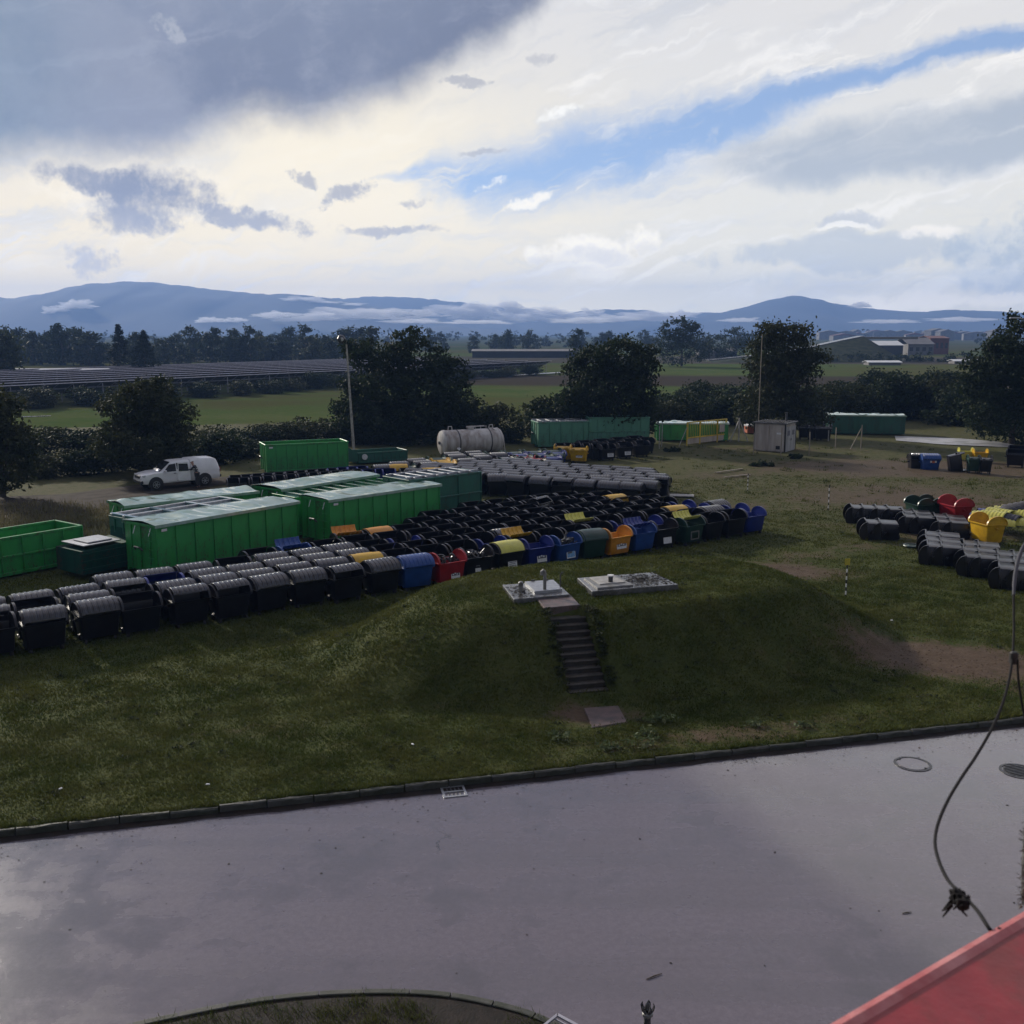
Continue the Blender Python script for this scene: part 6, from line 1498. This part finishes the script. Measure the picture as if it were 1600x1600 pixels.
# ------------------------------------------------------------------ solar field seen from behind
sA = Vector((*P(-90, 642), 0)); sB = Vector((*P(862, 581), 0)); sd_ = (sB-sA); SL = sd_.length; sd_.normalize(); sn = Vector((-sd_.y, sd_.x, 0)); san = math.atan2(sd_.y, sd_.x)
PW = 2.45; pm = MB(); pm.box((0, 0, 0), (PW-.06, 3.9, .04)); pme = pm.mesh('panel', M['panelback'])
tl = math.atan2(-1.75, 3.6)
npan = 0
for k in range(9):
    p0 = sA+sn*(7.2*k)-sd_*(14*k if k else 0)*.35; L = SL+(6*k)
    o = empty('solar_panel_row', tuple(p0), san, '%s long solar panel row %s, tilted away on thin beams' % (ORD[k], 'from the meadow' if k else 'nearest the meadow'), 'solar panels', 'solar panel rows')
    n = int(L/PW); T0 = Matrix.Translation((0, 1.8, 2.05)) @ Matrix.Rotation(tl, 4, 'X')
    mb = MB()
    for i in range(n):
        if 108 < i*PW < 128 and k == 0: pass
        if k < 2 and npan < 290:
            q = link('panel', pme, o); q.matrix_local = Matrix.Translation((PW*(i+.5), 0, 0)) @ T0; npan += 1
        else: mb.box((PW*(i+.5), 0, 0), (PW-.06, 3.9, .04), T0)
    if mb.v: q = mb.obj('panel', M['panelback'], o); q['kind'] = 'stuff'
    b = MB()
    for y in (-1.95, -.0): b.box((n*PW/2, y, -.09), (n*PW, .12, .13), T0)
    b.obj('beam', M['alu'], o)
    b = MB()
    for i in range(n+1): b.box((PW*i, 0, -.05), (.12, 3.9, .07), T0)
    q = b.obj('rafter', M['alu'], o); q['kind'] = 'stuff'
    b = MB()
    for i in range(0, n+1, 2): b.box((PW*i, .25, 1.3), (.1, .1, 2.6)); b.box((PW*i, 3.2, .5), (.1, .1, 1.2))
    q = b.obj('leg', M['alu'], o); q['kind'] = 'stuff'
# scrub in front of the solar field
for k in range(20):
    t = (k+.5)/20; p = sA+sd_*SL*t*.9-sn*(2.5+rs.uniform(0, 3)); v_ = shr[k % 5]
    o = empty('scrub_bush', (p.x, p.y, -.2), rs.uniform(0, 6), 'rough bush, %s from left along the near edge of the solar field' % ORD[k], 'bush', 'bushes along the solar field'); s = rs.uniform(.8, 1.5); o.scale = (s*1.5, s*1.1, s*.8)
    link('foliage', v_[0], o); link('stem', v_[1], o)
# ------------------------------------------------------------------ sheds, ramp, town beyond the fields
def shed(label, x0, x1, D, zt, zw, depth, roof='roofwhite', wall='wallgrey', cat='shed', name='shed', nwin=0, group=None, ridge=.0):
    a = PD(x0, 560, D).x; e = PD(x1, 560, D).x; o = empty(name, ((a+e)/2, D, -.2), 0, label, cat, group); L = e-a
    b = MB(); b.box((0, depth/2, zw/2), (L, depth, zw)); b.obj('wall', M[wall], o)
    b = MB(); b.prism([(-L/2-.3, 0), (L/2+.3, 0), (L/2+.3, .18), (-L/2-.3, .18)], -.4, .0)
    b = MB(); vs = [(-L/2-.4, -.5, zw-.1), (L/2+.4, -.5, zw-.1), (L/2+.4, depth/2, zt), (-L/2-.4, depth/2, zt), (L/2+.4, depth+.5, zw-.1), (-L/2-.4, depth+.5, zw-.1)]
    vs += [(x, y, z+.15) for x, y, z in vs]
    b.add(vs, [(6, 7, 8, 9), (9, 8, 10, 11), (0, 3, 2, 1), (3, 5, 4, 2), (0, 1, 7, 6), (5, 11, 10, 4), (0, 6, 9, 3), (3, 9, 11, 5), (1, 2, 8, 7), (2, 4, 10, 8)]); b.obj('roof', M[roof], o)
    for k in range(nwin):
        b = MB(); b.box((-L/2+L*(k+.5)/nwin, -.03, zw*.55), (L/nwin*.55, .06, zw*.35)); b.obj('window', M['screen'], o)
    return o
shed('long low shed with two pale roof strips at the left, behind solar rows', 8, 156, 205, 3.0, 1.9, 7, cat='shed', nwin=0)
for x in (79, 430, 545): 
    p = PD(x, 578, 215); o = empty('roof_vent', (p.x, 215, 0), 0, 'small pale lamp mast among the solar rows, %s' % {79: 'above the pale shed', 430: 'in the middle', 545: 'right by the lamp post'}[x], 'mast', 'pale lamp masts among the solar rows'); b = MB(); b.tube([(0, 0, 0), (0, 0, p.z)], .06, 6); b.box((0, -.1, p.z+.1), (.8, .4, .25), ch=.08); b.obj('lamp_head', M['roofwhite'], o); o.name = 'lamp_mast'
shed('long flat pale building behind the far end of the solar field', 738, 900, 430, 3.3, 2.7, 14, 'wallgrey', 'screen', 'building', 'low_building', 0)
shed('pale low building half hidden behind the round field trees', 1095, 1150, 410, 4.0, 3.0, 12, 'wallgrey', 'wallgrey', 'building', 'low_building', 3)
shed('long white-roofed building right of the bridge ramp', 1356, 1410, 470, 6.4, 4.6, 16, 'roofwhite', 'screen', 'building', 'low_building', 6)
shed('grey-roofed hall beside the red brick building', 1418, 1458, 480, 7.8, 5.0, 18, 'wallgrey', 'wallgrey', 'building', 'low_building', 4)
o = shed('red brick building on the plain at the right', 1452, 1481, 500, 8.6, 7.6, 16, 'brickred', 'brickred', 'building', 'brick_building', 4)
shed('pale greenhouse strip on the field below the white-roofed building', 1358, 1408, 330, 1.3, .9, 5, 'roofwhite', 'wallgrey', 'greenhouse', 'greenhouse'); shed('pale greenhouse strip at the right end of the far field', 1492, 1534, 345, 1.3, .9, 5, 'roofwhite', 'wallgrey', 'greenhouse', 'greenhouse')
# dark hedge bank beyond the field at right
r = np.random.default_rng(99)
V, T = leaf_soup(r, [(x, 362+3*math.sin(x), 1.0, 5, 3, 1.6+.5*math.sin(x*1.7)) for x in range(100, 260, 5)], 6500, .9, 1.0, 20)
tag(link('field_hedge', np_mesh('field_hedge', V, T, LM['dark'], 4)), 'low dark hedge bank across the far right field', kind='stuff')
# ramp of a road bridge
b = MB(); A_ = P(1105, 563); prof = [(1105, 563.5), (1180, 556), (1250, 546), (1310, 533), (1345, 526)]
pts = [PD(x, y, 370+i*5) for i, (x, y) in enumerate(prof)]
rings = [[(p.x, p.y-12-2.0*p.z, -.3), (p.x, p.y-4, p.z), (p.x, p.y+4, p.z), (p.x, p.y+12+2.0*p.z, -.3)] for p in pts]; p = pts[-1]; rings.append([(p.x+16, p.y-14, -.3), (p.x+15, p.y-4, -.1), (p.x+15, p.y+4, -.1), (p.x+16, p.y+14, -.3)])
b.loft(rings, (True, True)); tag(b.obj('embankment', LM['far']), 'grassy ramp embankment of a road bridge', kind='structure')
b = MB(); b.loft([[(p.x, p.y-3.6, p.z+.02), (p.x, p.y-3.6, p.z+.3), (p.x, p.y+3.6, p.z+.3), (p.x, p.y+3.6, p.z+.02)] for p in pts]); tag(b.obj('ramp_road', M['wetcon']), 'pale wet road climbing the ramp', kind='structure')
b = MB(); p = pts[-1]; b.box((p.x+9, p.y, p.z-.5), (22, 8, .9)); tag(b.obj('bridge_deck', M['concrete']), 'end of a concrete bridge deck at the top of the ramp', 'bridge')
rt2 = random.Random(12)
for k in range(30):
    x = 1285+k*9.5+rt2.uniform(-4, 4); D = rt2.uniform(1300, 2300); p = PD(x, 530, D); wd, h = rt2.uniform(14, 36), rt2.uniform(6, 13)*(1.7 if k % 9 == 4 else 1)
    o = empty('town_building', (p.x, D, -.2), rt2.uniform(-.4, .4), 'hazy distant town building below the right hill, %s from left' % ORD[k], 'building', 'town buildings in the haze')
    b = MB(); b.box((0, 0, h/2), (wd, 12, h)); b.obj('wall', M['wallgrey'], o); b = MB(); b.prism([(-wd/2-.5, h), (wd/2+.5, h), (0, h+3)], -6.5, 6.5); b.obj('roof', M['brickred' if k % 3 == 0 else 'wallgrey'], o)
# ------------------------------------------------------------------ tracks and pads
def sheet(name, px, z, m_, label):
    b = MB(); b.add([(*P(x, y, z), z) for x, y in px], [tuple(range(len(px)))]); return tag(b.obj(name, m_), label, kind='structure')
gravel = mat('gravel_track', (.066, .056, .048), .9, (.034, .028, .023), 1.2, .6, 9, spec=.05)
sheet('dirt_track', [(-300, 800), (0, 803), (100, 801), (185, 792), (260, 772), (345, 757), (420, 748), (560, 735), (560, 728), (400, 742), (330, 746), (215, 757), (100, 772), (0, 776), (-300, 786)], .085, gravel, 'wet dirt track along the hedge at the left')
sheet('concrete_pad', [(1398, 681), (1500, 685), (1560, 690), (1600, 698), (1560, 698), (1470, 694), (1400, 688)], .10, mat('wet_pad', (.40, .40, .42), .45, (.20, .20, .20), .5, .03, 3, rvar=.06), 'wet concrete pad shining at the right before the hedge')
for px in ([(735, 592.6), (790, 588), (840, 584.6), (893, 581.5), (893, 580.6), (840, 583), (790, 586.2), (735, 590.4)], [(1105, 563.6), (1150, 561), (1180, 558.6), (1180, 557.4), (1150, 559.6), (1105, 562.4)], [(30, 652), (80, 650), (80, 649), (30, 650.6)]):
    b = MB(); b.add([(*P(x, y, -.15), -.15) for x, y in px], [tuple(range(len(px)))]); tag(b.obj('field_path', M['wetcon']), 'pale field path', kind='structure')
# pale sheet lying behind the middle block
X, Y = P(1065, 777); b = MB(); b.box((0, 0, .12), (1.5, .8, .05), ch=.01); tag(b.obj('board', M['fadedwhite'], loc=(X, Y, 0), rot=(0, 0, -.2)), 'pale board lying behind the right end of the open black bins', 'board')
X, Y = P(1245, 718); 
for x, y, lb in ((1243, 717, 'dark low heap on the ground in front of the hut'), (1048, 706, 'dark tuft heap left of the yellow gate'), (1190, 729, 'low twiggy heap near the pale post')):
    X, Y = P(x, y); r_ = np.random.default_rng(int(x)); V, T = leaf_soup(r_, [(0, 0, .12, .8, .4, .16)], 240, .3, .2, 12)
    o = empty('debris_heap', (X, Y, 0), 0, lb, 'heap'); link('twigs', np_mesh('twigs', V, T, LM['dark'], 4), o)

# ------------------------------------------------------------------ nearest things: bottom edge and window ledge
X, Y = P(1012, 1570, 1.15); fp = empty('fence_post', (X, Y, -.03), 0, 'dark post with crown-shaped finial at the bottom edge', 'post')
b = MB(); b.tube([(0, 0, 0), (0, 0, 1.02)], .048, 12); b.obj('shaft', M['iron'], fp)
b = MB(); b.loft([[(math.cos(a)*q, math.sin(a)*q, z) for a in [6.2832*k/12 for k in range(12)]] for q, z in ((.05, 1.0), (.075, 1.03), (.075, 1.06), (.05, 1.08))]); b.obj('collar', M['concrete'], fp)
for k in range(5):
    a = 6.2832*k/5; c_, s_ = math.cos(a), math.sin(a); b = MB(); b.loft([[(c_*q-s_*w_, s_*q+c_*w_, z), (c_*q+s_*w_, s_*q-c_*w_, z), (c_*(q+.012)+s_*w_, s_*(q+.012)-c_*w_, z), (c_*(q+.012)-s_*w_, s_*(q+.012)+c_*w_, z)] for q, w_, z in ((.04, .02, 1.06), (.07, .03, 1.11), (.085, .022, 1.16), (.07, .004, 1.20))]); b.obj('finial_leaf', M['iron'], fp)
b = MB(); b.loft([[(math.cos(a)*q, math.sin(a)*q, z) for a in [6.2832*k/10 for k in range(10)]] for q, z in ((.02, 1.07), (.05, 1.13), (.03, 1.19), (.004, 1.235))]); b.obj('finial_bud', M['iron'], fp, True)
a, e = Vector((*P(871, 1586, .12), .12)), Vector((*P(930, 1618, .12), .12)); an, L = along(a, e)
o = empty('metal_frame', tuple(a), an, 'corner of a pale metal frame at the bottom edge by the bed', 'frame')
b = MB(); b.box((L, 0, 0), (2*L, .05, .03)); b.obj('rail', M['alu'], o); b = MB(); b.box((0, -.2, 0), (.04, .4, .03)); b.obj('crossbar', M['alu'], o); b = MB(); b.box((L, -.08, -.01), (2*L, .02, .02)); b.obj('inner_rail', M['alu'], o)
for k, (x0, y0, x1, y1, lb) in enumerate(((1010, 1531, 1034, 1522, 'short dark stick lying on the wet road above the finial post'), (1410, 1428, 1424, 1426, 'small dark chip on the wet road left of the cable knot'))):
    a, e = Vector((*P(x0, y0, ROADZ), ROADZ+.012)), Vector((*P(x1, y1, ROADZ), ROADZ+.012)); b = MB(); b.tube([a, a.lerp(e, .5)+Vector((0, .004, .004)), e], [.008, .011, .006], 6); tag(b.obj('stick', M['bark']), lb, 'stick')
LZ_ = 9.45
A_ = Vector((*P(1281, 1600, LZ_), LZ_)); B_ = Vector((*P(1600, 1416, LZ_), LZ_)); d = (B_-A_).normalized(); nn_ = Vector((d.y, -d.x, 0))
led = empty('window_ledge', tuple(A_), math.atan2(d.y, d.x), 'red painted metal ledge with worn pink edge at the lower right corner', 'ledge')
b = MB(); LL = 6.0; b.loft([[(-1.6, -.012, -.004), (-1.6, -1.3, -.06), (-1.6, -1.3, -.10), (-1.6, -.012, -.05)], [(LL, -.012, -.004), (LL, -1.3, -.06), (LL, -1.3, -.10), (LL, -.012, -.05)]]); b.obj('panel', M['redledge'], led)
b = MB(); b.loft([[(x, y, z) for y, z in ((0, -.052), (.0, -.006), (-.004, -.001), (-.010, 0), (-.016, -.004), (-.016, -.052))] for x in [(-1.6+7.6*k/60) for k in range(61)]]); b.obj('edge', M['rededge'], led, True)
b = MB(); b.box((2.2, -.75, -4.85), (7.4, 1.0, 9.5)); b.obj('wall', M['wallgrey'], led)
t0 = (Vector((*P(1545, 1452, LZ_), LZ_))-A_).dot(d); D0 = (A_+d*t0).y
cp = [(1560, 1470, 0), (1545, 1450, 0), (1528, 1424, .03), (1505, 1399, .06), (1482, 1376, .1), (1467, 1345, .14), (1461, 1315, .18), (1467, 1283, .22), (1483, 1247, .27), (1503, 1214, .31), (1526, 1180, .36), (1550, 1138, .42), (1567, 1098, .47), (1577, 1060, .52), (1582, 1028, .56), (1584, 990, .60), (1584, 955, .63), (1584, 925, .66), (1587, 893, .69), (1594, 866, .72), (1606, 846, .74), (1640, 826, .78), (1720, 812, .85)]
cpts = catmull([PD(x, y, D0+dd_) for x, y, dd_ in cp], 6); cpts[0].z = LZ_-.0
cb = empty('cable', (0, 0, 0), 0, 'black cable hanging past the road to the red ledge', 'cable')
b = MB(); b.tube(cpts, .0019, 8); b.obj('wire', M['cable'], cb, True)
sl_ = [p for p in cpts if p.z > PD(1584, 934, D0+.65).z]; b = MB(); b.tube(sl_, [.0023 if i < 3 else .0029 for i in range(len(sl_))], 10); b.obj('grey_sleeve', M['greystrap'], cb, True)
c = PD(1584, 1028, D0+.56); b = MB(); b.box(tuple(c), (.011, .009, .019), ch=.002); b.obj('clip', M['grill'], cb)
b = MB(); b.tube(catmull([PD(x, y, D0+.55) for x, y in ((1590, 1030), (1591, 1060), (1596, 1095), (1604, 1130), (1620, 1160))], 5), .0016, 6); b.obj('loose_strand', M['cable'], cb, True)
kn = PD(1500, 1404, D0+.06); r_ = random.Random(4); b = MB()
for k in range(16):
    ax = Vector((r_.uniform(-1, 1), r_.uniform(-1, 1), r_.uniform(-1, 1))).normalized(); u_ = ax.orthogonal().normalized(); v_ = ax.cross(u_); q = r_.uniform(.004, .0085); off = (cpts[12]-cpts[20]).normalized()*r_.uniform(-.010, .010)
    b.tube([kn+off+(u_*math.cos(x*.9)+v_*math.sin(x*.9))*q for x in range(6)], .0018, 5)
for k in range(9):
    e = kn+Vector((r_.uniform(-.008, .008), 0, r_.uniform(-.008, .008))); b.tube([e, e+Vector((r_.uniform(-.012, .012), r_.uniform(-.005, .005), r_.uniform(-.018, .010)))], [.0016, .0008], 5)
b.obj('taped_knot', M['cable'], cb)
rp = [PD(x, y, D0+.1) for x, y in ((1644, 1180), (1618, 1240), (1606, 1290), (1603, 1330), (1601, 1375), (1603, 1412), (1611, 1440))]; rp[-1].z = LZ_
rp = catmull(rp, 8); b = MB(); b.tube(rp, .0034, 8)
for k in range(260):
    p = rp[r_.randrange(len(rp)-1)]; t = Vector((r_.uniform(-1, 1), r_.uniform(-1, 1), r_.uniform(-1, 1))).normalized(); p = p+t*.003+(rp[1]-rp[0])*r_.random(); b.tube([p, p+t*.0045], [.0006, .0003], 3)
tag(b.obj('rope', M['rope']), 'frayed grey rope hanging at the right edge above the red ledge', 'rope')
for o in bpy.data.objects:
    if len(o.get('label','').split())>16: print('LONG', o['label'])
print('objects', len(bpy.data.objects))
